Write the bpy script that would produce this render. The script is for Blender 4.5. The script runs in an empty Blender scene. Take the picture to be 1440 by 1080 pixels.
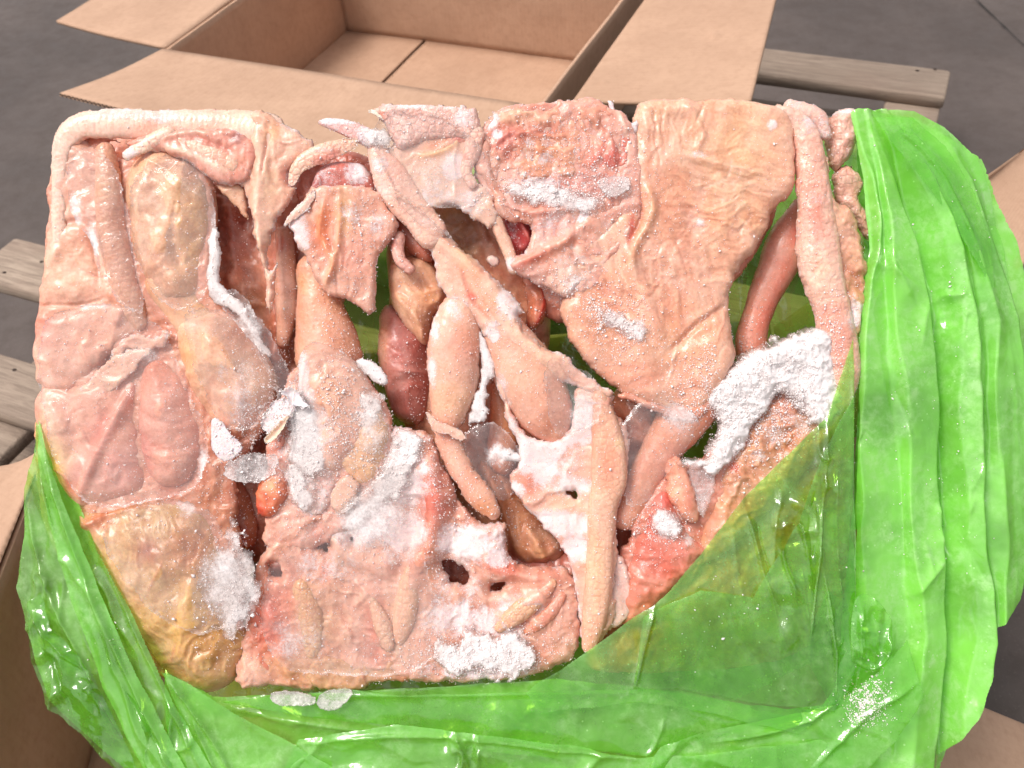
import bpy, math, random
import numpy as np
from mathutils import Matrix, Vector
rng = np.random.default_rng(7); random.seed(7)
S = bpy.context.scene
COL = S.collection
# ------------------------------------------------------------------ camera
FPX = 1324.0; DIST = 0.66; PX = DIST/FPX            # one photo pixel on the front of the block, in metres
def nrm(v): v = np.array(v, float); return v/np.linalg.norm(v)
up = nrm([-.067, .703, .709]); fw = np.array([0, 0, -1.])
wy = nrm(fw-(fw@up)*up); wx = np.cross(wy, up)
R = np.array([wx, wy, up]); CAM = np.array([0, 0, .97])
cam = bpy.data.cameras.new('camera'); co = bpy.data.objects.new('camera', cam); COL.objects.link(co)
M = Matrix([list(R[0])+[0], list(R[1])+[0], list(R[2])+[.97], [0, 0, 0, 1]])
co.matrix_world = M; cam.sensor_width = 36; cam.lens = 36*FPX/1440; cam.clip_end = 100; cam.clip_start = .02
cam.dof.use_dof = True; cam.dof.focus_distance = DIST; cam.dof.aperture_fstop = 13
S.camera = co
# ------------------------------------------------------------------ light
sun_dir = R@nrm([-.47, .54, .70])                    # towards the sun
L = bpy.data.lights.new('sun', 'SUN'); L.energy = 1.3; L.angle = math.radians(20); L.color = (1, .95, .89)
lo = bpy.data.objects.new('sun', L); COL.objects.link(lo)
lo.rotation_euler = Vector(sun_dir).to_track_quat('Z', 'Y').to_euler()
W = bpy.data.worlds.new('World'); S.world = W; W.use_nodes = True
nt = W.node_tree; sky = nt.nodes.new('ShaderNodeTexSky'); sky.sky_type = 'NISHITA'; sky.sun_disc = False
sky.sun_elevation = math.asin(sun_dir[2]); sky.sun_rotation = math.atan2(sun_dir[0], sun_dir[1])
sky.dust_density = 4.0; sky.ozone_density = .6
bg = nt.nodes['Background']; bg.inputs[1].default_value = .11; hs = nt.nodes.new('ShaderNodeHueSaturation'); hs.inputs['Saturation'].default_value = .22   # a hazy white sky
nt.links.new(sky.outputs[0], hs.inputs['Color']); nt.links.new(hs.outputs[0], bg.inputs[0])
S.view_settings.view_transform = 'Standard'; S.view_settings.look = 'None'; S.view_settings.gamma = 1
S.view_settings.exposure = .79
S.cycles.max_bounces = 10; S.cycles.transparent_max_bounces = 24; S.cycles.caustics_reflective = False; S.cycles.caustics_refractive = False

def at(x, y, z):                                     # a photo pixel's ray met at height z
    d = R@np.array([(x-720)/FPX, -(y-540)/FPX, -1]); return CAM+d*((z-.97)/d[2])
def c(r, g, b):
    v = np.array([r, g, b])/255.; return np.where(v < .04045, v/12.92, ((v+.055)/1.055)**2.4)
# ------------------------------------------------------------------ materials
class NT:
    def __init__(s, name):
        s.m = bpy.data.materials.new(name); s.m.use_nodes = True; s.t = s.m.node_tree; s.t.nodes.clear()
        s.out = s.n('ShaderNodeOutputMaterial')
    def n(s, ty, **k):
        q = s.t.nodes.new(ty)
        for a, v in k.items(): setattr(q, a, v)
        return q
    def l(s, a, b): s.t.links.new(a, b)
    def val(s, op, a, b=None, cl=False):
        q = s.n('ShaderNodeMath', operation=op); q.use_clamp = cl
        for i, v in enumerate((a, b)):
            if v is None: continue
            if isinstance(v, (int, float)): q.inputs[i].default_value = v
            else: s.l(v, q.inputs[i])
        return q.outputs[0]
    def noise(s, co, scale, detail=4, rough=.6, dist=0):
        q = s.n('ShaderNodeTexNoise'); s.l(co, q.inputs['Vector']); q.inputs['Scale'].default_value = scale
        q.inputs['Detail'].default_value = detail; q.inputs['Roughness'].default_value = rough; q.inputs['Distortion'].default_value = dist
        return q.outputs[0]
    def ramp(s, x, lo, hi, a=0., b=1.):
        q = s.n('ShaderNodeMapRange'); s.l(x, q.inputs[0]); q.interpolation_type = 'SMOOTHSTEP'
        for i, v in enumerate((lo, hi, a, b)): q.inputs[i+1].default_value = v
        return q.outputs[0]
    def mix(s, f, a, b, blend='MIX'):
        q = s.n('ShaderNodeMix', data_type='RGBA', blend_type=blend)
        for i, v in ((0, f), (6, a), (7, b)):
            if isinstance(v, (int, float)): q.inputs[i].default_value = v
            elif isinstance(v, (tuple, list, np.ndarray)): q.inputs[i].default_value = tuple(float(t) for t in v)[:3]+(1,)
            else: s.l(v, q.inputs[i])
        return q.outputs[2]
    def thin(s, nrm, r0):                            # reflectance of a thin sheet, the same from both sides
        q = s.n('ShaderNodeLayerWeight'); s.l(nrm, q.inputs['Normal']); return s.val('ADD', s.val('MULTIPLY', s.val('POWER', q.outputs['Facing'], 4.), .6), r0)
    def bump(s, h, d, st=1., nrm=None):
        q = s.n('ShaderNodeBump'); q.inputs['Distance'].default_value = d; q.inputs['Strength'].default_value = st; s.l(h, q.inputs['Height'])
        if nrm is not None: s.l(nrm, q.inputs['Normal'])
        return q.outputs[0]

def skin_material():
    k = NT('frozen_skin'); geo = k.n('ShaderNodeTexCoord').outputs['Object']
    col = k.n('ShaderNodeAttribute', attribute_name='Col').outputs['Color']
    fr = k.n('ShaderNodeAttribute', attribute_name='frost').outputs['Fac']
    po = k.n('ShaderNodeAttribute', attribute_name='pore').outputs['Fac']
    n1 = k.noise(geo, 60, 5, .65, .6); n2 = k.noise(geo, 420, 4, .7); n3 = k.noise(geo, 1500, 3, .7)
    vor = k.n('ShaderNodeTexVoronoi'); k.l(geo, vor.inputs['Vector']); vor.inputs['Scale'].default_value = 300; vor.inputs['Randomness'].default_value = .85
    vd = vor.outputs['Distance']
    # mottling that belongs to the skin: blood spots and fat
    a = k.mix(k.ramp(n1, .35, .7), (1.06, 1.03, .98), (.93, .86, .82))
    b = k.mix(1.0, col, a, 'MULTIPLY')
    d = k.mix(k.ramp(n2, .3, .7), (1.1, 1.1, 1.1), (.9, .86, .84)); b = k.mix(1.0, b, d, 'MULTIPLY')
    p = k.mix(k.val('MULTIPLY', k.ramp(vd, .0, .35, 1, 0), po, True), (1, 1, 1), (.97, .84, .78)); b = k.mix(1.0, b, p, 'MULTIPLY')
    hz = k.ramp(k.noise(geo, 28, 6, .7, 1.0), .38, .72); b = k.mix(k.val('MULTIPLY', hz, .24), b, c(240, 210, 198))
    ve = k.n('ShaderNodeTexVoronoi', feature='DISTANCE_TO_EDGE'); k.l(geo, ve.inputs['Vector']); ve.inputs['Scale'].default_value = 210; ve.inputs['Randomness'].default_value = .7
    sc_ = k.n('ShaderNodeAttribute', attribute_name='scaly').outputs['Fac']; ed = k.ramp(ve.outputs['Distance'], .02, .16, 1, 0)
    b = k.mix(k.val('MULTIPLY', k.val('MULTIPLY', ed, sc_), .32), b, c(186, 112, 96))
    # frost
    m = k.val('ADD', fr, k.val('MULTIPLY', k.val('SUBTRACT', n2, .5), .9)); m = k.val('ADD', m, k.val('MULTIPLY', k.val('SUBTRACT', n3, .5), 1.0))
    vp = k.n('ShaderNodeTexVoronoi'); k.l(geo, vp.inputs['Vector']); vp.inputs['Scale'].default_value = 800
    mask = k.val('MULTIPLY', k.ramp(m, .30, .70), k.val('SUBTRACT', 1, k.val('MULTIPLY', k.ramp(vp.outputs['Distance'], .12, .26, 1, 0), k.ramp(n2, .4, .6, .9, .25))))
    # sparse flecks everywhere
    vf = k.n('ShaderNodeTexVoronoi'); k.l(geo, vf.inputs['Vector']); vf.inputs['Scale'].default_value = 520
    fl = k.val('MULTIPLY', k.ramp(vf.outputs['Distance'], .1, .22, 1, 0), k.ramp(k.noise(geo, 140, 3, .6), .5, .62))
    mask = k.val('MAXIMUM', mask, k.val('MULTIPLY', fl, .75))
    b = k.mix(k.val('MULTIPLY', mask, .78), b, c(240, 224, 224))
    P = k.n('ShaderNodeBsdfPrincipled'); k.l(b, P.inputs['Base Color'])
    k.l(k.val('ADD', k.val('MULTIPLY', mask, .35), k.ramp(n1, .3, .7, .24, .42)), P.inputs['Roughness'])
    P.inputs['Subsurface Weight'].default_value = .35; P.inputs['Subsurface Radius'].default_value = (1, .4, .25); P.inputs['Subsurface Scale'].default_value = .006
    P.inputs['Specular IOR Level'].default_value = .4; P.inputs['Coat Weight'].default_value = .2; P.inputs['Coat Roughness'].default_value = .12
    h1 = k.bump(n1, .0005, .5)
    h2 = k.bump(k.val('MULTIPLY', k.ramp(vd, 0, .5, 1, 0), po), .00025, .5, h1)
    h2 = k.bump(k.val('MULTIPLY', k.ramp(ve.outputs['Distance'], 0, .25), sc_), .0005, .7, h2)
    h3 = k.bump(k.val('ADD', n2, k.val('MULTIPLY', mask, k.val('ADD', n3, .4))), .0004, .55, h2)
    k.l(h3, P.inputs['Normal']); k.l(P.outputs[0], k.out.inputs[0]); return k.m

def ice_material():
    k = NT('clear_ice'); geo = k.n('ShaderNodeTexCoord').outputs['Object']
    fr = k.n('ShaderNodeAttribute', attribute_name='frost').outputs['Fac']
    n2 = k.noise(geo, 500, 4, .75); n1 = k.noise(geo, 70, 4, .6, 1.0)
    m = k.val('ADD', fr, k.val('MULTIPLY', k.val('SUBTRACT', n2, .5), .8))
    mask = k.ramp(m, .05, .85, .07, .85)
    T = k.n('ShaderNodeBsdfTransparent'); T.inputs[0].default_value = (.97, .95, .94, 1)
    P = k.n('ShaderNodeBsdfPrincipled'); P.inputs['Base Color'].default_value = (*c(247, 238, 236), 1)
    k.l(k.ramp(fr, .1, .8, .12, .6), P.inputs['Roughness']); P.inputs['IOR'].default_value = 1.4
    h = k.bump(k.val('ADD', n1, k.val('MULTIPLY', n2, k.val('MULTIPLY', fr, .5))), .002, .5); k.l(h, P.inputs['Normal'])
    X = k.n('ShaderNodeMixShader'); k.l(mask, X.inputs[0]); k.l(T.outputs[0], X.inputs[1]); k.l(P.outputs[0], X.inputs[2])
    G = k.n('ShaderNodeBsdfGlossy'); G.inputs['Roughness'].default_value = .07; k.l(h, G.inputs['Normal'])
    Y = k.n('ShaderNodeMixShader'); k.l(k.thin(h, .035), Y.inputs[0]); k.l(X.outputs[0], Y.inputs[1]); k.l(G.outputs[0], Y.inputs[2])
    k.l(Y.outputs[0], k.out.inputs[0]); return k.m

def frost_material():
    k = NT('loose_frost'); P = k.n('ShaderNodeBsdfPrincipled'); P.inputs['Base Color'].default_value = (*c(248, 238, 236), 1)
    P.inputs['Roughness'].default_value = .45; P.inputs['Transmission Weight'].default_value = .0
    k.l(P.outputs[0], k.out.inputs[0]); return k.m

def film_material():
    k = NT('green_film'); geo = k.n('ShaderNodeTexCoord').outputs['Object']
    op = k.n('ShaderNodeAttribute', attribute_name='frost').outputs['Fac']
    n1 = k.noise(geo, 25, 4, .6, .8); n2 = k.noise(geo, 160, 5, .65, .3); n3 = k.noise(geo, 900, 3, .7)
    vf = k.n('ShaderNodeTexVoronoi'); k.l(geo, vf.inputs['Vector']); vf.inputs['Scale'].default_value = 170
    drops = k.val('MULTIPLY', k.ramp(vf.outputs['Distance'], .07, .16, 1, 0), k.ramp(k.noise(geo, 45, 3, .6), .48, .6))
    milk = k.val('MULTIPLY', k.ramp(n1, .3, .75), k.ramp(n2, .3, .75)); 
    base = k.mix(k.val('ADD', k.val('MULTIPLY', milk, .55), k.val('MULTIPLY', drops, .35), True), c(146, 230, 90), c(216, 244, 192))
    Df = k.n('ShaderNodeBsdfDiffuse'); k.l(base, Df.inputs[0]); Tl = k.n('ShaderNodeBsdfTranslucent'); k.l(base, Tl.inputs[0])
    A = k.n('ShaderNodeMixShader'); A.inputs[0].default_value = .28; k.l(Df.outputs[0], A.inputs[1]); k.l(Tl.outputs[0], A.inputs[2])
    T = k.n('ShaderNodeBsdfTransparent'); T.inputs[0].default_value = (*c(206, 238, 140), 1)
    o = k.val('ADD', op, k.val('ADD', k.val('MULTIPLY', milk, .2), k.val('MULTIPLY', drops, .3)), True)
    B = k.n('ShaderNodeMixShader'); k.l(o, B.inputs[0]); k.l(T.outputs[0], B.inputs[1]); k.l(A.outputs[0], B.inputs[2])
    h = k.bump(k.val('ADD', n1, k.val('MULTIPLY', drops, .15)), .004, .35); h = k.bump(n2, .0006, .3, h)
    G = k.n('ShaderNodeBsdfGlossy'); G.inputs['Roughness'].default_value = .08; k.l(h, G.inputs['Normal'])
    Y = k.n('ShaderNodeMixShader'); k.l(k.thin(h, .085), Y.inputs[0]); k.l(B.outputs[0], Y.inputs[1]); k.l(G.outputs[0], Y.inputs[2])
    k.l(Y.outputs[0], k.out.inputs[0]); return k.m

def card_material():
    k = NT('cardboard'); uv = k.n('ShaderNodeUVMap').outputs[0]; geo = k.n('ShaderNodeTexCoord').outputs['Object']
    n1 = k.noise(geo, 7, 5, .6); n2 = k.noise(geo, 90, 5, .7); n3 = k.noise(geo, 700, 2, .6)
    w = k.n('ShaderNodeTexWave', bands_direction='X'); k.l(uv, w.inputs['Vector']); w.inputs['Scale'].default_value = 40; w.inputs['Distortion'].default_value = .8; w.inputs['Detail'].default_value = 1
    b = k.mix(k.ramp(n1, .3, .7), c(191, 155, 130), c(178, 143, 119))
    b = k.mix(k.val('MULTIPLY', k.ramp(n2, .4, .75), .35), b, c(156, 120, 96))
    b = k.mix(k.val('MULTIPLY', k.ramp(w.outputs[1], .55, 1), .05), b, c(160, 120, 90))
    P = k.n('ShaderNodeBsdfPrincipled'); k.l(b, P.inputs['Base Color']); P.inputs['Roughness'].default_value = .75; P.inputs['Specular IOR Level'].default_value = .25
    h = k.bump(w.outputs[1], .0003, .35); h = k.bump(n1, .012, .35, h); h = k.bump(n3, .0004, .4, h); k.l(h, P.inputs['Normal'])
    k.l(P.outputs[0], k.out.inputs[0]); return k.m

def wood_material():
    k = NT('pallet_wood'); geo = k.n('ShaderNodeTexCoord').outputs['Object']
    mp = k.n('ShaderNodeMapping'); k.l(geo, mp.inputs[0]); mp.inputs['Scale'].default_value = (1.2, 16, 16)
    oi = k.n('ShaderNodeObjectInfo').outputs['Random']
    g = k.noise(mp.outputs[0], 9, 6, .7, 1.2); n1 = k.noise(geo, 9, 4, .6); n3 = k.noise(geo, 500, 3, .6)
    b = k.mix(k.ramp(g, .3, .7), c(172, 153, 136), c(128, 111, 98)); b = k.mix(k.val('MULTIPLY', k.ramp(n1, .45, .75), .6), b, c(140, 118, 104))
    b = k.mix(k.val('MULTIPLY', oi, .35), b, c(120, 104, 92))
    P = k.n('ShaderNodeBsdfPrincipled'); k.l(b, P.inputs['Base Color']); P.inputs['Roughness'].default_value = .8; P.inputs['Specular IOR Level'].default_value = .2
    h = k.bump(g, .003, .5); h = k.bump(n3, .0006, .5, h); k.l(h, P.inputs['Normal']); k.l(P.outputs[0], k.out.inputs[0]); return k.m

def floor_material():
    k = NT('concrete'); geo = k.n('ShaderNodeTexCoord').outputs['Object']
    n1 = k.noise(geo, 1.6, 6, .65, .4); n2 = k.noise(geo, 22, 5, .7); n3 = k.noise(geo, 300, 3, .7)
    b = k.mix(k.ramp(n1, .3, .7), c(98, 87, 82), c(76, 67, 63)); b = k.mix(k.val('MULTIPLY', k.ramp(n2, .4, .8), .5), b, c(70, 60, 56))
    b = k.mix(k.val('MULTIPLY', k.ramp(n3, .55, .8), .35), b, c(140, 126, 118))
    P = k.n('ShaderNodeBsdfPrincipled'); k.l(b, P.inputs['Base Color']); k.l(k.ramp(n2, .3, .7, .5, .75), P.inputs['Roughness']); P.inputs['Specular IOR Level'].default_value = .3
    h = k.bump(n2, .004, .3); h = k.bump(n3, .0008, .5, h); k.l(h, P.inputs['Normal']); k.l(P.outputs[0], k.out.inputs[0]); return k.m

def plain(name, col, rough=.6, metal=0):
    k = NT(name); geo = k.n('ShaderNodeTexCoord').outputs['Object']; n2 = k.noise(geo, 200, 3, .6)
    P = k.n('ShaderNodeBsdfPrincipled'); k.l(k.mix(n2, col*1.15, col*.8), P.inputs['Base Color']); P.inputs['Roughness'].default_value = rough; P.inputs['Metallic'].default_value = metal
    k.l(P.outputs[0], k.out.inputs[0]); return k.m
M_SKIN = skin_material(); M_ICE = ice_material(); M_FROST = frost_material(); M_FILM = film_material(); M_CARD = card_material()
M_WOOD = wood_material(); M_FLOOR = floor_material(); M_DARK = plain('seam_grime_and_shade', c(40, 34, 30), .9); M_NAIL = plain('rusty_nail', c(60, 45, 38), .6, .5)  # M_DARK colours joints and holes, and the painted shade between the flutes

# ------------------------------------------------------------------ object helpers
def tag(o, label=None, cat=None, kind=None, group=None):
    if label: o['label'] = label
    if cat: o['category'] = cat
    if kind: o['kind'] = kind
    if group: o['group'] = group
    return o
def empty(name, mat, label, cat):
    o = bpy.data.objects.new(name, None); COL.objects.link(o); o.matrix_world = mat; o.empty_display_size = .05
    return tag(o, label, cat)
def mesh_obj(name, V, F, mat, parent=None, local=None, smooth=True):
    me = bpy.data.meshes.new(name); V = np.asarray(V, np.float32); F = np.asarray(F, np.int32)
    me.vertices.add(len(V)); me.vertices.foreach_set('co', V.ravel())
    n = F.shape[1]; me.loops.add(F.size); me.loops.foreach_set('vertex_index', F.ravel())
    me.polygons.add(len(F)); me.polygons.foreach_set('loop_start', np.arange(0, F.size, n, dtype=np.int32))
    me.update(calc_edges=True); me.validate()
    if smooth: me.polygons.foreach_set('use_smooth', np.ones(len(me.polygons), bool))
    me.materials.append(mat); o = bpy.data.objects.new(name, me); COL.objects.link(o)
    if parent: o.parent = parent
    if local is not None: o.matrix_local = local
    return o

# ------------------------------------------------------------------ noise
def _h(ix, iy, sd):
    n = (ix*374761393+iy*668265263+sd*974634721) & 0xffffffff
    n = ((n ^ (n >> 13))*1274126177) & 0xffffffff; n = ((n ^ (n >> 16))*2246822519) & 0xffffffff
    return ((n ^ (n >> 15)) & 0xffff)/65535.
def vn(x, y, sd=0):
    ix = np.floor(x).astype(np.int64); iy = np.floor(y).astype(np.int64); fx = x-ix; fy = y-iy
    u = fx*fx*fx*(fx*(fx*6-15)+10); v = fy*fy*fy*(fy*(fy*6-15)+10)
    a = _h(ix, iy, sd); b = _h(ix+1, iy, sd); d = _h(ix, iy+1, sd); e = _h(ix+1, iy+1, sd)
    return (a+(b-a)*u)*(1-v)+(d+(e-d)*u)*v
def fbm(x, y, sd=0, o=4, g=.5):
    r = 0; a = 1; t = 0
    for i in range(o):
        r = r+a*vn(x*2**i+i*17.3, y*2**i+i*9.1, sd+i); t += a; a *= g
    return r/t*2-1
def ridge(x, y, sd=0, o=3):
    r = 0; a = 1; t = 0
    for i in range(o):
        r = r+a*(1-np.abs(vn(x*2**i+i*7.7, y*2**i+i*3.1, sd+i)*2-1)); t += a; a *= .5
    return r/t

# ------------------------------------------------------------------ relief sheets
def chaikin(p, it=2):
    p = np.array(p, float)
    for _ in range(it):
        q = np.roll(p, -1, 0); p = np.stack([p*.75+q*.25, p*.25+q*.75], 1).reshape(-1, p.shape[1])
    return p
def crom(p, n=6):
    p = np.array(p, float); 
    if len(p) < 3: return np.array([p[0]+(p[-1]-p[0])*t for t in np.linspace(0, 1, n)])
    q = np.vstack([2*p[0]-p[1], p, 2*p[-1]-p[-2]]); out = []
    for i in range(1, len(q)-2):
        for t in np.arange(n)/n:
            out.append(.5*((2*q[i])+(-q[i-1]+q[i+1])*t+(2*q[i-1]-5*q[i]+4*q[i+1]-q[i+2])*t*t+(-q[i-1]+3*q[i]-3*q[i+1]+q[i+2])*t**3))
    out.append(p[-1]); return np.array(out)
def poly_sd(X, Y, P):
    d = np.full(X.shape, 1e12); ins = np.zeros(X.shape, bool); n = len(P)
    for i in range(n):
        ax, ay = P[i][:2]; bx, by = P[(i+1) % n][:2]; ex, ey = bx-ax, by-ay; l2 = ex*ex+ey*ey+1e-9
        wx_, wy_ = X-ax, Y-ay; t = np.clip((wx_*ex+wy_*ey)/l2, 0, 1)
        d = np.minimum(d, (wx_-t*ex)**2+(wy_-t*ey)**2)
        if ey != 0: ins ^= ((ay > Y) != (by > Y)) & (X < ex*(Y-ay)/ey+ax)
    d = np.sqrt(d); return np.where(ins, d, -d)
def line_d(X, Y, pts):
    pts = crom(pts, 4); d = np.full(X.shape, 1e12); T = np.zeros(X.shape); acc = 0; 
    tot = np.sum(np.hypot(*(np.diff(pts[:, :2], axis=0).T)))
    for i in range(len(pts)-1):
        ax, ay = pts[i, :2]; ex, ey = pts[i+1, :2]-pts[i, :2]; l2 = ex*ex+ey*ey+1e-9
        t = np.clip(((X-ax)*ex+(Y-ay)*ey)/l2, 0, 1); q = (X-ax-t*ex)**2+(Y-ay-t*ey)**2
        m = q < d; d = np.where(m, q, d); T = np.where(m, acc+t*math.sqrt(l2), T); acc += math.sqrt(l2)
    return np.sqrt(d), T/max(tot, 1e-6)
def limb_sd(X, Y, pts):
    pts = crom(pts, 4); best = np.full(X.shape, -1e9); RR = np.ones(X.shape); T = np.zeros(X.shape); acc = 0
    for i in range(len(pts)-1):
        ax, ay, ar = pts[i]; ex, ey = pts[i+1, :2]-pts[i, :2]; l2 = ex*ex+ey*ey+1e-9
        t = np.clip(((X-ax)*ex+(Y-ay)*ey)/l2, 0, 1); r = ar+(pts[i+1, 2]-ar)*t
        v = r-np.hypot(X-ax-t*ex, Y-ay-t*ey); m = v > best
        best = np.where(m, v, best); RR = np.where(m, r, RR); T = np.where(m, acc+t*math.sqrt(l2), T); acc += math.sqrt(l2)
    return best, RR, T
def blur(h, it):
    for _ in range(it):
        p = np.pad(h, 1, mode='edge'); h = (p[:-2, 1:-1]+p[2:, 1:-1]+p[1:-1, :-2]+p[1:-1, 2:]+2*h)/6
    return h
HMAP = np.full((1100, 1460), -260.)                  # front-most height over each photo pixel, for scattering frost
SEED = [100]
def piece(name, parent, poly=None, limb=None, z=0., H=14., Rd=16., back=.8, g=1.85, jag=(0, .1), sm=2, base=(232, 178, 150), cn=.5, blobs=(), strokes=(),
          fr=0., frb=(), ef=None, wr=(), ring=None, holes=(), mat=None, slope=(0, 0), flat=.85, pore=.6, bl=2, extra=None, single=False, hm=True, label=None, kind=None, rough=.28, frostnoise=.35, press=8., tone=.0, lines=True, fade=0, scaly=0., ff=.06):
    SEED[0] += 13; sd0 = SEED[0]; mat = mat or M_SKIN
    src = np.array(poly if poly is not None else limb, float); mg = 8+jag[0]+(src[:, 2].max() if limb is not None else 0)
    x0, y0 = src[:, :2].min(0)-mg; x1, y1 = src[:, :2].max(0)+mg
    X, Y = np.meshgrid(np.arange(x0, x1+g, g), np.arange(y0, y1+g, g))
    if limb is not None:
        sd, RR, T = limb_sd(X, Y, limb)
        h = np.sqrt(np.maximum(RR**2-np.maximum(RR-np.maximum(sd, 0), 0)**2, 0))*flat; hb = h*back
    else:
        sd = poly_sd(X, Y, chaikin(poly, sm) if sm else np.array(poly, float)); T = None
    if jag[0]: sd = sd+fbm(X*jag[1], Y*jag[1], sd0, 4, .6)*jag[0]*1.5+(fbm(X*.22, Y*.22, sd0+31, 3, .6)*1.1 if mat is not M_FILM else 0)
    for hp in holes: 
        hs = poly_sd(X, Y, chaikin(hp, 1)); hs = hs+fbm(X*.12, Y*.12, sd0+5, 3, .6)*5; sd = np.minimum(sd, -hs)
    if mat is not M_FILM: sd = sd+fbm(X*.03, Y*.03, sd0+41, 3)*(3.5 if limb is None else 2.)
    if limb is None:
        q = np.clip(sd/Rd, 0, 1); e = np.sqrt(np.maximum(1-(1-q)**2, 0)); h = H*e; hb = (H*e if back > 0.01 else 0*e)*back
    if mat is not M_FILM and limb is None: h = h*(1+fbm(X*.022, Y*.022, sd0+43, 3)*.25)
    if bl: h = np.where(sd > 0, blur(h, bl), 0)
    edge = np.clip(sd/8, 0, 1)
    bs_ = c(*base)*np.array([.98, .985, 1.05]); bs_ = bs_*(1-tone)+tone*c(238, 204, 190); colr = np.broadcast_to(bs_, X.shape+(3,)).copy(); fro = np.full(X.shape, float(fr))
    nx = fbm(X*.02, Y*.02, sd0+1, 4)*.6; ny = fbm(X*.07, Y*.07, sd0+2, 3)*.35
    for b in blobs:
        bx, by, br, bc, bs = b[:5]; ry = b[5] if len(b) > 5 else br; an = math.radians(b[6]) if len(b) > 6 else 0
        ux = (X-bx)*math.cos(an)+(Y-by)*math.sin(an); uy = -(X-bx)*math.sin(an)+(Y-by)*math.cos(an)
        w = np.exp(-np.maximum((ux/br)**2+(uy/ry)**2+(nx+ny)*.9, 0)**1.3)*bs; colr += (c(*bc)-colr)*w[..., None]
    if cn:
        m = fbm(X*.035, Y*.035, sd0+3, 5, .6)*cn; colr *= (1+m[..., None]*np.array([.07, .18, .22]))
    if cn:
        m1 = np.clip(fbm(X*.018, Y*.018, sd0+21, 4, .6)*2.2-.2, 0, 1)*.44*cn; colr += (colr*np.array([.95, .66, .62])-colr)*m1[..., None]
        m2 = np.clip(fbm(X*.014, Y*.014, sd0+23, 4, .6)*2.2-.3, 0, 1)*.2*cn; colr += (colr*np.array([1.0, .98, .84])-colr)*m2[..., None]
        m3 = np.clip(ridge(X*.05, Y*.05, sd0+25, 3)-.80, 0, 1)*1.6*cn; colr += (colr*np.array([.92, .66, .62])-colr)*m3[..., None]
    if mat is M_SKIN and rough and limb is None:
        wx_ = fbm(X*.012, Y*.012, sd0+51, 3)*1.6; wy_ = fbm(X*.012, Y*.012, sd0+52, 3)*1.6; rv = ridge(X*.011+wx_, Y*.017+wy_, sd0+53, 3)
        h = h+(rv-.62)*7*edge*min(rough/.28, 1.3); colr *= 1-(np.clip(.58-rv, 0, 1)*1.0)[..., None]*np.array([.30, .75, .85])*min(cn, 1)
        if lines:
            rr = random.Random(sd0); a_ = float((sd > 0).sum())*g*g
            for _ in range(int(a_/5200)):
                lx, ly = rr.uniform(x0, x1), rr.uniform(y0, y1); an = rr.uniform(0, 6.28); pts = [(lx, ly)]
                for _k in range(3): an += rr.gauss(0, .45); lx += math.cos(an)*rr.uniform(10, 34); ly += math.sin(an)*rr.uniform(10, 34); pts.append((lx, ly))
                d, tt = line_d(X+nx*3, Y+ny*5, pts); k_ = np.exp(-(d/rr.uniform(1.3, 2.4))**2)*np.clip(np.minimum(tt, 1-tt)*5, 0, 1); h = h+rr.choice((-1.6, -1.2, 1.5, 1.9))*k_*edge
                colr += (c(*rr.choice(((176, 92, 78), (190, 110, 84), (244, 222, 208), (240, 210, 190))))-colr)*(k_*rr.uniform(.2, .5))[..., None]
    if rough: h = h+(fbm(X*.05, Y*.05, sd0+4, 4)*2.2+fbm(X*.16, Y*.16, sd0+6, 3)*.8)*edge*rough
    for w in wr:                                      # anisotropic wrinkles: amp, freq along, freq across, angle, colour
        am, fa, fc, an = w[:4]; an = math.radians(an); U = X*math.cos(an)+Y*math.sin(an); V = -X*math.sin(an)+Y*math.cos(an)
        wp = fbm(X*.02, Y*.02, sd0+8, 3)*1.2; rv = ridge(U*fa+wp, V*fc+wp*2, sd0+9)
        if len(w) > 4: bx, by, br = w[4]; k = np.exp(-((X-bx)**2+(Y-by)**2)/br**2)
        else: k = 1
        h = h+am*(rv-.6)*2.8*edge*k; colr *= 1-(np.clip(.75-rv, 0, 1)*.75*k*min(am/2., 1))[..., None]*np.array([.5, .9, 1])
    for s in strokes:
        pts, w, hh = s[:3]; d, tt = line_d(X+nx*4, Y+ny*4, pts); sharp = len(s) > 5 and s[5]
        k = (np.exp(-d/w) if sharp else np.exp(-(d/w)**2))*np.clip(np.minimum(tt, 1-tt)*6+.25, 0, 1); h = h+hh*k*edge
        if len(s) > 3 and s[3] is not None: colr += (c(*s[3])-colr)*(k*s[4])[..., None]
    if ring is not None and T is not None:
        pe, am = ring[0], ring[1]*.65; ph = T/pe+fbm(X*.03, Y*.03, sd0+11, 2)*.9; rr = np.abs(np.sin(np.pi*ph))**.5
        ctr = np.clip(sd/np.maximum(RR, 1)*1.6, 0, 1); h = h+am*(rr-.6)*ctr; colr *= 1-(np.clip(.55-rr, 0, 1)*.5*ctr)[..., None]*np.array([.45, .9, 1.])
    for b in frb:
        bx, by, br, ba = b[:4]; ry = b[4] if len(b) > 4 else br
        w = np.exp(-np.maximum(((X-bx)/br)**2+((Y-by)/ry)**2+(nx+ny)*.9, 0)**1.5)*ba; fro = np.maximum(fro, w)
    if ef: fro = np.maximum(fro, ef[1]*np.exp(-np.maximum(sd+ny*6, 0)/ef[0]))
    if fade: fro = fro*np.clip(sd/fade+fbm(X*.08, Y*.08, sd0+61, 3)*.6, 0, 1)
    fro = np.clip(fro+fbm(X*ff, Y*ff, sd0+12, 4, .6)*frostnoise*(.3+fro), 0, 1.2)
    if extra: h = h+extra(X, Y, sd)
    zc = z+slope[0]*(X-src[:, 0].mean())+slope[1]*(Y-src[:, 1].mean())
    top = zc+h
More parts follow.
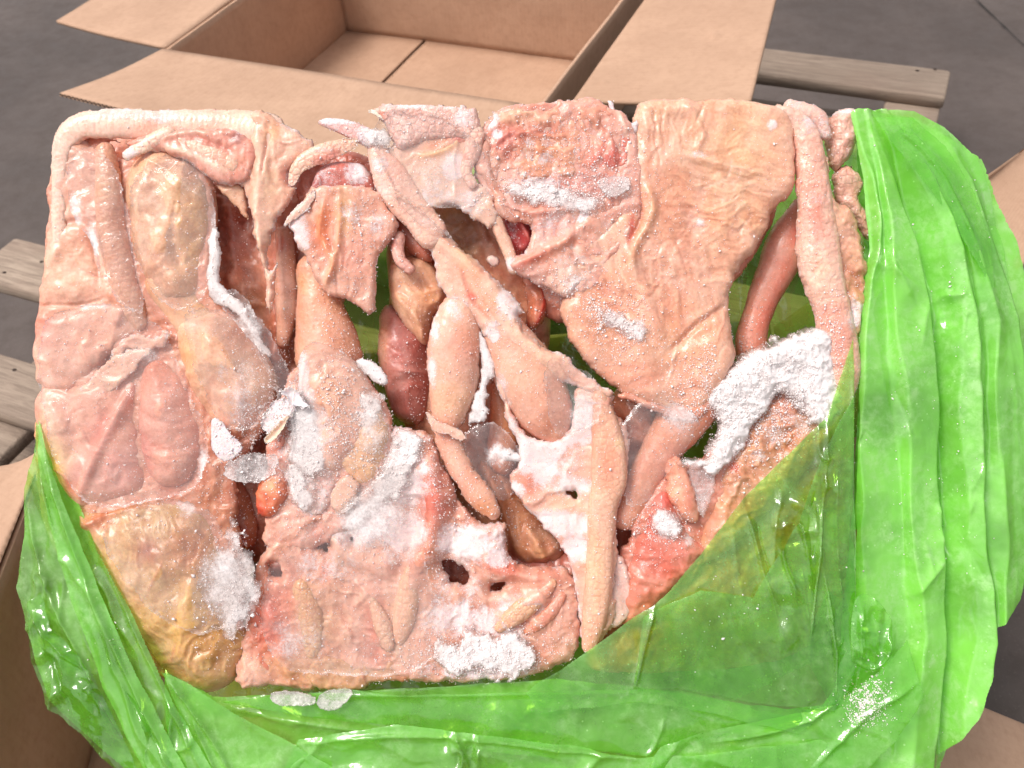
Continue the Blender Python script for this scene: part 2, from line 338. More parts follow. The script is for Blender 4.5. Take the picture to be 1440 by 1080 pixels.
    if press is not None and mat is not M_FILM: top = np.where(top-press > -40, press-7*np.log1p(np.exp(np.clip((press-top)/7, -20, 20)))+0*top, top)+0.
    top = np.maximum(top, zc) if press is None else np.where(sd > 0, top, np.minimum(top, zc)) 
    bot = zc-hb-(0 if limb is not None else 1.5*edge)
    # topology
    val = sd > -.8*g
    qd = val[:-1, :-1] & val[1:, :-1] & val[:-1, 1:] & val[1:, 1:]
    use = np.zeros(X.shape, bool); cnt = np.zeros(X.shape, int)
    for a, b in ((0, 0), (1, 0), (0, 1), (1, 1)):
        sl = (slice(a, X.shape[0]-1+a), slice(b, X.shape[1]-1+b)); use[sl] |= qd; cnt[sl] += qd
    gy, gx = np.gradient(sd, g); gl = np.maximum(np.hypot(gx, gy), .5); out = use & (sd < .3*g)
    mv = np.where(out, np.clip(-sd, -g, g), 0); Xp = X+gx/gl*mv; Yp = Y+gy/gl*mv
    rim = use & (cnt < 4); top = np.where(rim, zc+(h if single else 0)*1., top)
    idx = np.full(X.shape, -1); idx[use] = np.arange(use.sum()); nu = int(use.sum())
    i, j = np.nonzero(qd)
    F = np.stack([idx[i, j], idx[i+1, j], idx[i+1, j+1], idx[i, j+1]], 1)
    sc = (DIST-z*PX)/DIST
    def pos(zz): return np.stack([(Xp[use]-720)*PX*sc, -(Yp[use]-540)*PX*sc, zz[use]*PX], 1)
    V = pos(top); ca = colr[use]; fa = fro[use]
    if not single:
        bi = idx.copy(); inn = use & ~rim; bi[inn] = nu+np.arange(inn.sum())
        Fb = np.stack([bi[i, j], bi[i, j+1], bi[i+1, j+1], bi[i+1, j]], 1)
        Vb = np.stack([(Xp[inn]-720)*PX*sc, -(Yp[inn]-540)*PX*sc, bot[inn]*PX], 1)
        V = np.vstack([V, Vb]); F = np.vstack([F, Fb]); ca = np.vstack([ca, colr[inn]]); fa = np.concatenate([fa, fro[inn]])
    o = mesh_obj(name, V, F, mat, parent, OFF)
    me = o.data; nv = len(me.vertices)
    a = me.color_attributes.new('Col', 'FLOAT_COLOR', 'POINT'); a.data.foreach_set('color', np.hstack([np.clip(ca, 0, 1), np.ones((nv, 1))]).astype(np.float32).ravel())
    for nm, v in (('frost', fa), ('pore', np.full(nv, pore)), ('scaly', np.full(nv, scaly))):
        a = me.attributes.new(nm, 'FLOAT', 'POINT'); a.data.foreach_set('value', v.astype(np.float32))
    if hm:
        xi = np.round(X[use]).astype(int); yi = np.round(Y[use]).astype(int)
        for dx in range(0, int(g)+1):
            for dy in range(0, int(g)+1):
                xx, yy = xi+dx, yi+dy; ok = (xx >= 0) & (xx < 1460) & (yy >= 0) & (yy < 1100); np.maximum.at(HMAP, (yy[ok], xx[ok]), top[use][ok])
    if label: o['label'] = label
    if kind: o['kind'] = kind
    return o

# frame of the block's front face (and of the bag around it): x right, y up the face, z out of it
BASE_L = Matrix.Translation((0, -.215, -.07))        # the empties sit at the foot of the block
FACE = M@Matrix.Translation((0, 0, -DIST)); ROOT_M = FACE@BASE_L; OFF = BASE_L.inverted()
exec_order = []
# ------------------------------------------------------------------ floor, pallet, cartons
A = nrm([.891, -.454, 0]); B = nrm([.454, .891, 0])   # the pallet's two directions
def AB(a, b, z): p = A*a+B*b; return np.array([p[0], p[1], z])
MAB = Matrix([[A[0], B[0], 0, 0], [A[1], B[1], 0, 0], [0, 0, 1, 0], [0, 0, 0, 1]])
def boxVF(x0, x1, y0, y1, z0, z1, bv=.002):
    V = []; F = []
    xs = [x0, x0+bv, x1-bv, x1]; ys = [y0, y0+bv, y1-bv, y1]
    ring = lambda i, z: None
    def loop(ins, z):
        k = len(V); b = bv; i = ins
        V.extend([(x0+i+b, y0+i, z), (x1-i-b, y0+i, z), (x1-i, y0+i+b, z), (x1-i, y1-i-b, z), (x1-i-b, y1-i, z), (x0+i+b, y1-i, z), (x0+i, y1-i-b, z), (x0+i, y0+i+b, z)]); return k
    ks = [loop(bv, z0), loop(0, z0+bv), loop(0, z1-bv), loop(bv, z1)]
    for a, b in zip(ks[:-1], ks[1:]):
        for i in range(8): F.append((a+i, a+(i+1) % 8, b+(i+1) % 8, b+i))
    def cap(k, flip):
        q = [(k, k+1, k+2, k+7), (k+7, k+2, k+3, k+6), (k+6, k+3, k+4, k+5)]
        F.extend([t[::-1] if flip else t for t in q])
    cap(ks[0], True); cap(ks[-1], False); return V, F
def sheetVF(p, t, n):                                # a flat quad p[0..3] thickened by t along n
    p = [np.array(q, float) for q in p]; V = p+[q+np.array(n)*t for q in p]
    return V, [(0, 1, 2, 3), (7, 6, 5, 4), (0, 4, 5, 1), (1, 5, 6, 2), (2, 6, 7, 3), (3, 7, 4, 0)]
# floor
n = 2; V, F = [], []
fo = mesh_obj('floor', [(-8, -6, 0), (8, -6, 0), (8, 10, 0), (-8, 10, 0)], [(0, 1, 2, 3)], M_FLOOR, smooth=False); tag(fo, kind='structure')
def seam(p, q, w, name='floor_joint'):
    p, q = np.array(p), np.array(q); d = nrm(q-p); s = np.array([-d[1], d[0], 0])*w/2; k = 24; V = []; 
    for i in range(k+1):
        m = p+(q-p)*i/k+np.array([0, 0, .004]); j = s*(1+.5*random.uniform(-1, 1)); V += [m-j+s*.4*random.uniform(-1, 1), m+j]
    F = [(2*i, 2*i+2, 2*i+3, 2*i+1) for i in range(k)]
    return tag(mesh_obj(name, V, F, M_DARK, fo, smooth=False))
seam(at(-60, 55, 0), at(40, -60, 0), .005); seam(at(1360, -10, 0), at(1470, 95, 0), .003)
# pallet
pal = empty('wooden_pallet', MAB@Matrix.Translation((-.6, 1.0, 0)), 'weathered grey wooden pallet with wide gaps, lying under both cartons', 'pallet')
PO = Matrix.Translation((.6, -1.0, 0))
def plank(name, a0, a1, b0, b1, z0, z1, bv=.003, jit=True):
    V, F = boxVF(0, a1-a0, 0, b1-b0, 0, z1-z0, bv); V = np.array(V)
    # subdivide lengthwise is not needed; warp the ends a little
    if jit: V[:, 1] += (V[:, 0] > .3)*random.uniform(-.004, .004); V[:, 2] += (V[:, 0] > .3)*random.uniform(-.001, .001)
    return mesh_obj(name, V, F, M_WOOD, pal, PO@Matrix.Translation((a0, b0, z0)), smooth=False)
for (b0, b1, e) in ((.03, .12, 0), (.25, .345, .01), (.472, .56, 0), (.676, .776, .005)):
    plank('deck_board', -1.235-e, .05, b0, b1, .118, .14)
for (b0, b1, e) in ((.93, 1.02, .0), (1.17, 1.26, .006), (1.40, 1.49, .0)):
    plank('deck_board', -1.03, .05+e, b0, b1, .118, .14)
plank('deck_board', -1.03, .048, 1.60, 1.70, .118, .14)
for a in (-1.03, -.54, -.045):
    plank('stringer_board', a, a+.09, .03, 1.70, .096, .1175)
    for b in (.03, .80, 1.61):
        plank('spacer_block', a+.003, a+.087, b, b+.09, .0225, .0955)
    plank('bottom_board', a-.005, a+.10, .02, 1.72, .0, .022)
plank('bottom_board', -1.03, .06, 1.605, 1.70, .0225, .04)
for px, py in ((70, 342), (58, 368), (6, 383), (1315, 97), (1290, 99), (20, 520)):
    p = at(px, py, .1405); th = np.arange(8)*math.pi/4; q = np.array([p@A, p@B, .1403])
    V = [q+np.array([math.cos(t)*.0035, math.sin(t)*.0025, 0]) for t in th]+[q+np.array([math.cos(t)*.003, math.sin(t)*.002, .0006]) for t in th]
    mesh_obj('nail', V, [(i, (i+1) % 8, 8+(i+1) % 8, 8+i) for i in range(8)]+[(8, 9, 10, 11), (8, 11, 12, 15), (12, 13, 14, 15)], M_NAIL, pal, PO, smooth=False)

# cardboard panels: two liners with a fluted sheet between; u is along the flutes' period
def card(name, parent, p00, p10, p11, p01, t=.005, bend=0., flute=True, wav=.0012, sag=0., tear=0., nu=40, nv=16, dents=()):
    P = [np.array(q, float) for q in (p00, p10, p11, p01)]; nn = nrm(np.cross(P[1]-P[0], P[3]-P[0]))
    V = []; F = []; UV = []
    U, Vv = np.meshgrid(np.linspace(0, 1, nu+1), np.linspace(0, 1, nv+1))
    ln = np.linalg.norm(P[1]-P[0]); lw = np.linalg.norm(P[3]-P[0]); s0 = random.randint(0, 999)
    rag = (fbm(U*ln*260, U*0+.3, s0, 3)*tear)*np.clip((Vv-.9)*10, 0, 1)
    Vq = Vv+rag/max(lw, 1e-3)
    base = ((1-U)*(1-Vq))[..., None]*P[0]+(U*(1-Vq))[..., None]*P[1]+(U*Vq)[..., None]*P[2]+((1-U)*Vq)[..., None]*P[3]
    off = fbm(U*ln*7, Vv*lw*7, s0, 3)*wav+bend*np.sin(np.pi*Vv)+sag*np.sin(np.pi*U)
    for (du, dv, dr, dd) in dents: off = off+dd*np.exp(-(((U-du)*ln/dr)**2+((Vv-dv)*lw/(dr*.5))**2))
    for k, tt in enumerate((0, t)):
        o = len(V); pts = base+nn*(off+tt)[..., None]
        V += list(pts.reshape(-1, 3)); UV += list(np.stack([U*ln, Vv*lw], -1).reshape(-1, 2))
        I = np.arange((nu+1)*(nv+1)).reshape(nv+1, nu+1)+o
        q = np.stack([I[:-1, :-1], I[:-1, 1:], I[1:, 1:], I[1:, :-1]], -1).reshape(-1, 4); F += list(q if k else q[:, ::-1])
    # edges: a skin between liners set back 1 mm, with the flutes proud of it
    N1 = (nu+1)*(nv+1); I = np.arange(N1).reshape(nv+1, nu+1)
    for ed in (I[0, :], I[-1, ::-1], I[::-1, 0], I[:, -1]):
        F += [(ed[i], ed[i+1], ed[i+1]+N1, ed[i]+N1) for i in range(len(ed)-1)]
    o = mesh_obj(name, V, F, M_CARD, parent, smooth=False)
    uvl = o.data.uv_layers.new(name='UVMap'); vi = np.zeros(len(o.data.loops), np.int32); o.data.loops.foreach_get('vertex_index', vi)
    uvl.data.foreach_set('uv', np.array(UV, np.float32)[vi].ravel())
    if flute:
        for (e0, e1) in ((base[-1, 0], base[-1, -1]),):
            d = e1-e0; Ln = np.linalg.norm(d); m = int(Ln/.0009); outw = nrm((base[-1, 0]-base[0, 0])); V2 = []; 
            ei = np.linspace(0, nu, m+1); 
            for i in range(m+1):
                fi = ei[i]; i0 = min(int(fi), nu-1); q = base[-1, i0]*(1-fi+i0)+base[-1, i0+1]*(fi-i0)+nn*(off[-1, i0]*(1-fi+i0)+off[-1, i0+1]*(fi-i0))
                hgt = t*.5+t*.42*math.sin(i*.0009/.0075*2*math.pi*1.0)
                q = q+nn*hgt; w = nn*.00035; V2 += [q-w-outw*.002, q+w-outw*.002, q+w+outw*.0016, q-w+outw*.0016]
            F2 = []
            for i in range(m):
                a, b = 4*i, 4*i+4; F2 += [(a+1, b+1, b+2, a+2), (a+2, b+2, b+3, a+3), (a+3, b+3, b, a)]
            f = mesh_obj('flute', V2, F2, M_CARD, o, smooth=False); f.data.uv_layers.new(name='UVMap'); 
            for (dz) in (.0,):                       # flat dark strip, painted in as the shade between the flutes
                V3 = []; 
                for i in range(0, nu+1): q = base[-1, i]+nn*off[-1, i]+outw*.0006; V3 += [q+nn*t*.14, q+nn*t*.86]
                mesh_obj('flute_shade', V3, [(2*i, 2*i+2, 2*i+3, 2*i+1) for i in range(nu)], M_DARK, o, smooth=False)
    return o
I4 = Matrix.Identity(4)
def carton_root(name, p, label): return empty(name, Matrix.Translation(p), label, 'carton')
def reparent(o, root):
    o.parent = root; o.matrix_parent_inverse = root.matrix_world.inverted()
a0, a1, b0, b1, zb, zt = -1.085, -.455, 1.055, 1.545, .145, .335
oc = carton_root('open_carton', AB(-.77, 1.3, .141), 'empty brown corrugated carton with its flaps folded open, behind the frozen block')
Lc = []
# bottom flaps with the gap between them
Lc += [card('bottom_flap', None, AB(a0, b0, zb), AB(-.907, b0, zb), AB(-.907, b1, zb), AB(a0, b1, zb), .004, flute=False),
       card('bottom_flap', None, AB(-.901, b0, zb), AB(a1, b0, zb), AB(a1, b1, zb), AB(-.901, b1, zb), .004, flute=False)]
Lc += [card('carton_wall', None, AB(a0, b1, zb-.003), AB(a1, b1, zb-.003), AB(a1, b1, zt+.12), AB(a0, b1, zt+.12), .005, flute=False),
       card('carton_wall', None, AB(a0, b0, zb-.003), AB(a0, b1, zb-.003), AB(a0, b1, zt+.0), AB(a0, b0, zt), .005, flute=False),
       card('carton_wall', None, AB(a1, b0, zt), AB(a1, b1, zt), AB(a1, b1, zb-.003), AB(a1, b0, zb-.003), .005, flute=False),
       card('carton_wall', None, AB(a0, b0, zb-.003), AB(a1, b0, zb-.003), AB(a1, b0, zt), AB(a0, b0, zt), .005, flute=False)]
# flaps
fl = card('flap', None, AB(a0, b0-.002, zt+.003), AB(a1-.03, b0-.002, zt+.003), AB(a1-.005, b0-.215, zt-.006), AB(a0-.015, b0-.20, zt+.030), .005, bend=.004, flute=True)
Lc.append(fl)
Lc.append(card('flap', None, AB(a0-.002, b1, zt+.003), AB(a0-.002, b0+.005, zt+.003), AB(a0-.30, b0+.075, zt-.02), AB(a0-.30, b1, zt-.02), .005, bend=.004, flute=False))
pr = [at(805, 142, zt+.004), at(905, 0, zt+.004), at(930, -60, zt+.004)]
Lc.append(card('flap', None, at(806, 140, zt+.006), at(945, -55, zt+.006), at(1104, -55, zt+.035), at(1056, 141, zt+.035), .005, bend=.003, flute=False, nu=70, nv=50, dents=[(.42, .66, .010, -.004), (.60, .50, .008, .002), (.1, .12, .006, -.003), (.8, .9, .012, .002)]))
rf = Lc[-1]
for (hx, hy, hr) in ((843, 116, .0032), (1003, 90, .0028), (968, 44, .0018)):
    q = at(hx, hy, zt+.03); vv = [v.co for v in rf.data.vertices]; 
    dz = (CAM-q)/np.linalg.norm(CAM-q); best = min(range(len(vv)), key=lambda i: np.linalg.norm(np.cross(np.array(vv[i])-CAM, dz))); pc_ = np.array(vv[best if best >= len(vv)//2 else best+len(vv)//2])
    nn = nrm(np.cross(np.array(vv[len(vv)//2+70])-np.array(vv[len(vv)//2]), np.array(vv[-71])-np.array(vv[len(vv)//2]))); nn = nn if nn[2] > 0 else -nn; e1 = A; e2 = np.cross(nn, e1)
    V = [pc_+nn*.0007]+[pc_+nn*.0006+(e1*math.cos(t_)*hr+e2*math.sin(t_)*hr*.6)*random.uniform(.6, 1.2) for t_ in np.arange(9)*2*math.pi/9]
    mesh_obj('hole', V, [(0, i+1, (i+1) % 9+1) for i in range(9)], M_DARK, rf, smooth=False)
for o in Lc: reparent(o, oc)
# lower carton that holds the block
z2 = .37
pc = carton_root('packing_carton', (0.02, .38, .141), 'brown carton holding the frozen block and its green bag, seen at the frame edges')
q0, q1 = at(-30, 868, z2), at(60, 640, z2); dl = nrm(q1-q0); nl = np.array([dl[1], -dl[0], 0])    # left wall's top edge
c0 = q0-dl*.25; c1 = q1+dl*.10
wid = .66
Lp = []
dn = np.array([0, 0, -(z2-.15)])
r0, r1 = c0+nl*wid-np.array([0, 0, .17]), c1+nl*wid
Lp.append(card('carton_wall', None, c0+dn, c1+dn, c1, c0, .005, flute=False))
Lp.append(card('bottom_panel', None, c0+dn, c0+nl*wid+dn, r1+dn, c1+dn, .004, flute=False))
Lp.append(card('carton_wall', None, c0+dn, c0, r0, c0+nl*wid+dn, .005, flute=False))
f0, f1 = at(0, 586, z2-.03), at(46, 601, z2-.03)
fv = (f1-f0)
Lp.append(card('flap', None, c1+dl*.0, q0-dl*.06, at(-260, 700, z2-.05), f1+fv*2.2, .005, bend=.003, flute=False))
Lp.append(card('carton_wall', None, r0, r1, r1+dn, c0+nl*wid+dn, .005, flute=False))
Lp.append(card('carton_wall', None, c1+dn, r1+dn, r1, c1, .005, flute=False))
Lp.append(card('flap', None, r0+dl*.12+np.array([0, 0, .035]), r1-dl*.29-np.array([0, 0, .095]), r1-dl*.29+nl*.27-np.array([0, 0, .33]), r0+dl*.12+nl*.27-np.array([0, 0, .16]), .005, bend=.004, flute=False))
Lp.append(card('flap', None, r1-dl*.02, r1-dl*.27, at(1600, 95, .42), at(1396, 247, .42), .005, bend=.0, flute=False, tear=.0022))
for o in Lp: reparent(o, pc)
# ------------------------------------------------------------------ the frozen block
blk = empty('frozen_poultry_block', ROOT_M, 'slab of plucked birds frozen together, pale pink under white frost, half out of the bag', 'frozen poultry')
def p(name, **k): return piece(name, blk, **k)
PE = (232, 180, 152); PA = (238, 200, 178); GO = (218, 168, 118); YE = (200, 160, 92); PI = (222, 158, 138); RE = (196, 84, 70); BR = (176, 112, 76); DR = (150, 70, 56); WH = (238, 222, 222); OR = (222, 138, 98); BG = (226, 186, 150)
# --- parts of the slab seen through the film
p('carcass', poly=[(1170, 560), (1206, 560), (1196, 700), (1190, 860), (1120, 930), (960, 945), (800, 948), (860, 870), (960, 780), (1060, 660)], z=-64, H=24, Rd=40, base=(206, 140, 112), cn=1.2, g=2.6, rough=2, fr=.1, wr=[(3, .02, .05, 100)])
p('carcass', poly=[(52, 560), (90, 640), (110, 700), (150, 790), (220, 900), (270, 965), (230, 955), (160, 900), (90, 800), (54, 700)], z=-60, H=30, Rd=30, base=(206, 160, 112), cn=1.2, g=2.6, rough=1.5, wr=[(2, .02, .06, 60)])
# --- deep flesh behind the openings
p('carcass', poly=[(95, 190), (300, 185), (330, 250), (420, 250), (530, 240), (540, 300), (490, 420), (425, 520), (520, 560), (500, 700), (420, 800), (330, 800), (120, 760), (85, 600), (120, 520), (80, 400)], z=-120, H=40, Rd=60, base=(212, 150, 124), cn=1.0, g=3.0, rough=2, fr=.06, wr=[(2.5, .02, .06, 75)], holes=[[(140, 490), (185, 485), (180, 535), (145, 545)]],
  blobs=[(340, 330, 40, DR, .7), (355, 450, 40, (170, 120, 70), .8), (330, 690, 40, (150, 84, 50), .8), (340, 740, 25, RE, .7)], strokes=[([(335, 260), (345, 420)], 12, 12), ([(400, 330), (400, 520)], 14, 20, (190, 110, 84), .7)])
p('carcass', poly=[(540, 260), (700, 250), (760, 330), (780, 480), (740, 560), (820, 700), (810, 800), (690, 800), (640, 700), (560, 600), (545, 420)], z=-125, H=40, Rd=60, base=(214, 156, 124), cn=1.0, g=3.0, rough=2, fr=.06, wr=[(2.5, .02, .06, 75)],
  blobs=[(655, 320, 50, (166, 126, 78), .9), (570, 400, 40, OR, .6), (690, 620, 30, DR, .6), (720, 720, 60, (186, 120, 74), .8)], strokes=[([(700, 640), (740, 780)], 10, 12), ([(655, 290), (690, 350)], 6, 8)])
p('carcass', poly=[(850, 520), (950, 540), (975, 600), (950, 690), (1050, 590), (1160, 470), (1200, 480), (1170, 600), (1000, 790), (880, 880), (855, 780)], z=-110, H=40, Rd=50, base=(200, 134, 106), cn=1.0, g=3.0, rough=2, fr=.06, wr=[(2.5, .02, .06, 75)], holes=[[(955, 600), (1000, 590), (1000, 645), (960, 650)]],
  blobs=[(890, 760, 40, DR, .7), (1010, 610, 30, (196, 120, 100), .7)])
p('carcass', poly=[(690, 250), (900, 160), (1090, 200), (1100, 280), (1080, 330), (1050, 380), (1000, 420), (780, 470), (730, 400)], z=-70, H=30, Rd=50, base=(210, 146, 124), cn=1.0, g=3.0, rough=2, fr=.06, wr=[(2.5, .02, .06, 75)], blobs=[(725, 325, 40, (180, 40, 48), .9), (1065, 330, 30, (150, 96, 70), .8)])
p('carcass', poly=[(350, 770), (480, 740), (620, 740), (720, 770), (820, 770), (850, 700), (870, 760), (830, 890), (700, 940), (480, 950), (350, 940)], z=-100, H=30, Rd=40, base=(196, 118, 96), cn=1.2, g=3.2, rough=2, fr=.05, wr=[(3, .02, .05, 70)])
# --- top-left: rolled skin round the corner, shanks under ice
p('skin_roll', limb=[(84, 350, 10), (83, 290, 11), (85, 235, 13), (93, 198, 17), (116, 178, 20), (160, 174, 21), (230, 176, 22), (300, 178, 25), (350, 184, 29), (376, 190, 30)], z=-14, base=PA, flat=.5, jag=(2.2, .05), cn=.6, blobs=[(220, 190, 30, PI, .6), (300, 190, 30, (220, 160, 140), .7), (345, 170, 26, (236, 204, 180), .6)], fr=.12, frb=[(160, 160, 50, .5, 12), (230, 165, 40, .5, 14)], ring=(8, .8), pore=1)
p('skin_fold', poly=[(165, 200), (240, 182), (330, 180), (372, 205), (352, 250), (340, 256), (310, 262), (296, 252), (270, 232), (238, 216), (200, 214)], z=-6, H=14, Rd=14, base=PI, cn=.8, jag=(3, .07), fr=.1, ef=(5, .6), blobs=[(300, 195, 26, (214, 148, 130), .8), (335, 232, 18, (226, 158, 134), .8), (335, 196, 8, (150, 90, 90), .8)],
  strokes=[([(222, 200), (262, 188), (300, 190)], 5, 5, PA, .5), ([(228, 210), (262, 214), (300, 232), (325, 246)], 6, 5, (238, 206, 184), .7), ([(270, 190), (330, 215)], 4, -4, RE, .25)], wr=[(1.6, .03, .12, 70)])
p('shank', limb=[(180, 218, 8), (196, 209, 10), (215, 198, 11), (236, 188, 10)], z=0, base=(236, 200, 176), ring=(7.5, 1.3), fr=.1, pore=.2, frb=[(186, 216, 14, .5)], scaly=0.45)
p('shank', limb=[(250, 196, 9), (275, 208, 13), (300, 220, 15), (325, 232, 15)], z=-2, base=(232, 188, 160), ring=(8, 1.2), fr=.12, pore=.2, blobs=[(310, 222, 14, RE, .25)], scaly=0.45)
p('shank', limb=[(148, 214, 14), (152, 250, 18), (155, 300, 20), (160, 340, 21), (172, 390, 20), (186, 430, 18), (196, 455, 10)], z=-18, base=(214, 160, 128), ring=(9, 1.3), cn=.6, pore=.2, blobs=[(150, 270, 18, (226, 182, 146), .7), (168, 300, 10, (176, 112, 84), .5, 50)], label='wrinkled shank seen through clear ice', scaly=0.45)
p('skin_sheet', poly=[(84, 190), (112, 182), (130, 205), (146, 210), (160, 240), (172, 280), (182, 330), (176, 380), (205, 430), (220, 460), (200, 480), (170, 490), (120, 545), (90, 560), (56, 545), (50, 500), (58, 430), (64, 370), (72, 320), (78, 270)], z=-34, H=22, Rd=20, base=(226, 172, 146), cn=.4, jag=(2.5, .06), slope=(-.02, 0),
  blobs=[(105, 205, 26, (190, 130, 104), .7, 50), (100, 375, 36, (232, 184, 158), .9), (72, 465, 22, (222, 130, 110), .7, 26), (130, 480, 40, (226, 166, 142), .8)], strokes=[([(60, 432), (120, 430), (160, 422)], 2.5, -3), ([(92, 318), (130, 322), (150, 400)], 5, -5, PI, .3), ([(160, 410), (180, 430), (170, 460)], 8, 8, (216, 140, 116), .5)])
p('membrane', poly=[(70, 200), (120, 186), (200, 206), (300, 230), (306, 330), (300, 420), (345, 452), (392, 560), (372, 610), (340, 640), (330, 700), (350, 800), (340, 960), (250, 940), (140, 790), (70, 640), (54, 540), (64, 380)], z=-30, H=10, Rd=14, base=(216, 158, 132), cn=1.0, jag=(3, .06), fr=.08, rough=1, holes=[[(146, 498), (178, 494), (178, 520), (150, 532)], [(146, 206), (160, 196), (186, 206), (170, 226), (160, 222)]], blobs=[(300, 720, 60, (176, 106, 70), .7), (210, 460, 40, (214, 150, 124), .7)], frb=[(320, 830, 30, .4)])
# --- big drumstick, thighs at the left
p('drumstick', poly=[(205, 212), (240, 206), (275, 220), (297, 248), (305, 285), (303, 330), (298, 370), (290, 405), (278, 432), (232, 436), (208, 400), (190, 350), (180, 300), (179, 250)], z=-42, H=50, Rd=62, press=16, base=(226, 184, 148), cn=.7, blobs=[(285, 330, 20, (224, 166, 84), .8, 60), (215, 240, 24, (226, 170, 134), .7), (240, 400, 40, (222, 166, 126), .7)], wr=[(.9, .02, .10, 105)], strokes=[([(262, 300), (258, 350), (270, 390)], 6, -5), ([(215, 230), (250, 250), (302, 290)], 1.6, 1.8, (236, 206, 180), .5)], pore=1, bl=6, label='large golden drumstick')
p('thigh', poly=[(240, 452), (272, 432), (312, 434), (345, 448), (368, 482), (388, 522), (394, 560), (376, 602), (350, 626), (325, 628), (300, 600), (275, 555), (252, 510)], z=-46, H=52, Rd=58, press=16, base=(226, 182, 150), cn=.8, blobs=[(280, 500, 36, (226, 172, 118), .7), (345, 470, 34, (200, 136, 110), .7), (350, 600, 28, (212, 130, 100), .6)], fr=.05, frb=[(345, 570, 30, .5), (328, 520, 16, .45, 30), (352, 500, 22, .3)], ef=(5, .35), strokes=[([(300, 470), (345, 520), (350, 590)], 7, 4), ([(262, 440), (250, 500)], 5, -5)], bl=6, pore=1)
p('thigh', poly=[(204, 512), (225, 498), (255, 515), (277, 560), (292, 612), (286, 655), (262, 684), (228, 690), (208, 662), (198, 610), (196, 555)], z=-34, H=38, Rd=48, press=16, base=(222, 158, 136), cn=.6, blobs=[(225, 525, 24, (214, 136, 110), .7), (240, 640, 34, (226, 166, 142), .6), (205, 640, 20, (206, 136, 126), .7, 40)], bl=6)
p('joint', limb=[(244, 400, 40), (262, 432, 34), (285, 462, 36), (305, 500, 44)], z=-40, base=(222, 174, 134), cn=.8, flat=.9, bl=6, fr=.08, frb=[(275, 440, 24, .4, 8)], blobs=[(250, 420, 20, (214, 150, 124), .6)], pore=1, jag=(3, .06))
p('breast', poly=[(56, 548), (88, 528), (125, 532), (170, 520), (205, 508), (202, 570), (206, 620), (222, 690), (180, 705), (118, 722), (90, 690), (66, 630), (52, 590)], z=-40, H=34, Rd=40, base=(226, 170, 146), cn=.6, blobs=[(80, 600, 24, (232, 186, 156), .7), (85, 650, 26, (206, 166, 84), .85, 40), (180, 660, 30, (206, 140, 134), .7), (155, 610, 16, (216, 112, 86), .8, 30, 25), (120, 670, 14, (186, 84, 60), .5, 40, 30)],
  strokes=[([(122, 705), (150, 640), (180, 580), (212, 520)], 7, 8, (216, 130, 104), .5), ([(100, 560), (118, 600), (110, 650)], 10, -6), ([(60, 600), (90, 590)], 2, -2)], bl=4)
p('skin_flap', poly=[(112, 543), (140, 520), (172, 494), (212, 484), (216, 494), (200, 510), (170, 540), (140, 562), (116, 560)], z=-10, H=3, Rd=8, base=(232, 186, 160), sm=1, jag=(4, .08), ef=(6, .5), fr=.1)
p('skin_flap', poly=[(150, 500), (176, 472), (200, 470), (218, 478), (232, 462), (238, 470), (225, 492), (182, 492), (165, 508)], z=-12, H=3, Rd=8, base=(226, 176, 150), sm=1, jag=(4, .1), ef=(5, .6), fr=.1)
# --- lower-left carcass, yellow fat
p('carcass', poly=[(100, 690), (150, 712), (200, 700), (250, 696), (300, 712), (330, 765), (352, 830), (360, 880), (350, 930), (330, 962), (296, 977), (256, 958), (216, 920), (178, 862), (138, 792), (112, 742)], rough=.15, z=-46, H=52, Rd=80, press=16, base=(200, 162, 104), cn=.8, blobs=[(222, 768, 20, (176, 84, 62), .8), (222, 765, 8, (150, 52, 44), .9), (190, 760, 34, (222, 182, 128), .7), (160, 730, 20, (200, 124, 82), .7, 14, -20), (280, 760, 36, (196, 130, 84), .7), (300, 880, 40, (202, 156, 78), .7)],
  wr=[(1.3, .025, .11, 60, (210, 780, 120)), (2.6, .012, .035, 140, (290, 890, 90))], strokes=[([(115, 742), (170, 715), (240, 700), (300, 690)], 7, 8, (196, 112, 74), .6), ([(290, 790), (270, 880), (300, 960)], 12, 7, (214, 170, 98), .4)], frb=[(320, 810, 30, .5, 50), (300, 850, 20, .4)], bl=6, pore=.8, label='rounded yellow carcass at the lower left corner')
p('offcut', poly=[(292, 690), (330, 650), (345, 690), (362, 730), (360, 775), (330, 770), (305, 740)], z=-70, H=26, Rd=22, base=(186, 112, 74), cn=1.2, blobs=[(342, 750, 14, (180, 50, 44), .8), (330, 700, 12, (216, 150, 128), .8)], strokes=[([(335, 700), (325, 750)], 5, 8, (216, 180, 140), .6)])
p('giblet', rough=1.6, jag=(4, .08), wr=[(2, .04, .07, 60)], poly=[(358, 690), (372, 664), (392, 652), (410, 668), (408, 700), (392, 724), (372, 730), (360, 712)], z=-14, H=28, Rd=22, base=(226, 130, 92), cn=.8, blobs=[(366, 720, 14, (206, 66, 48), .8), (385, 680, 10, (236, 186, 140), .8), (398, 662, 10, WH, .6)], fr=.05, pore=.1, bl=6, label='shiny orange giblet')
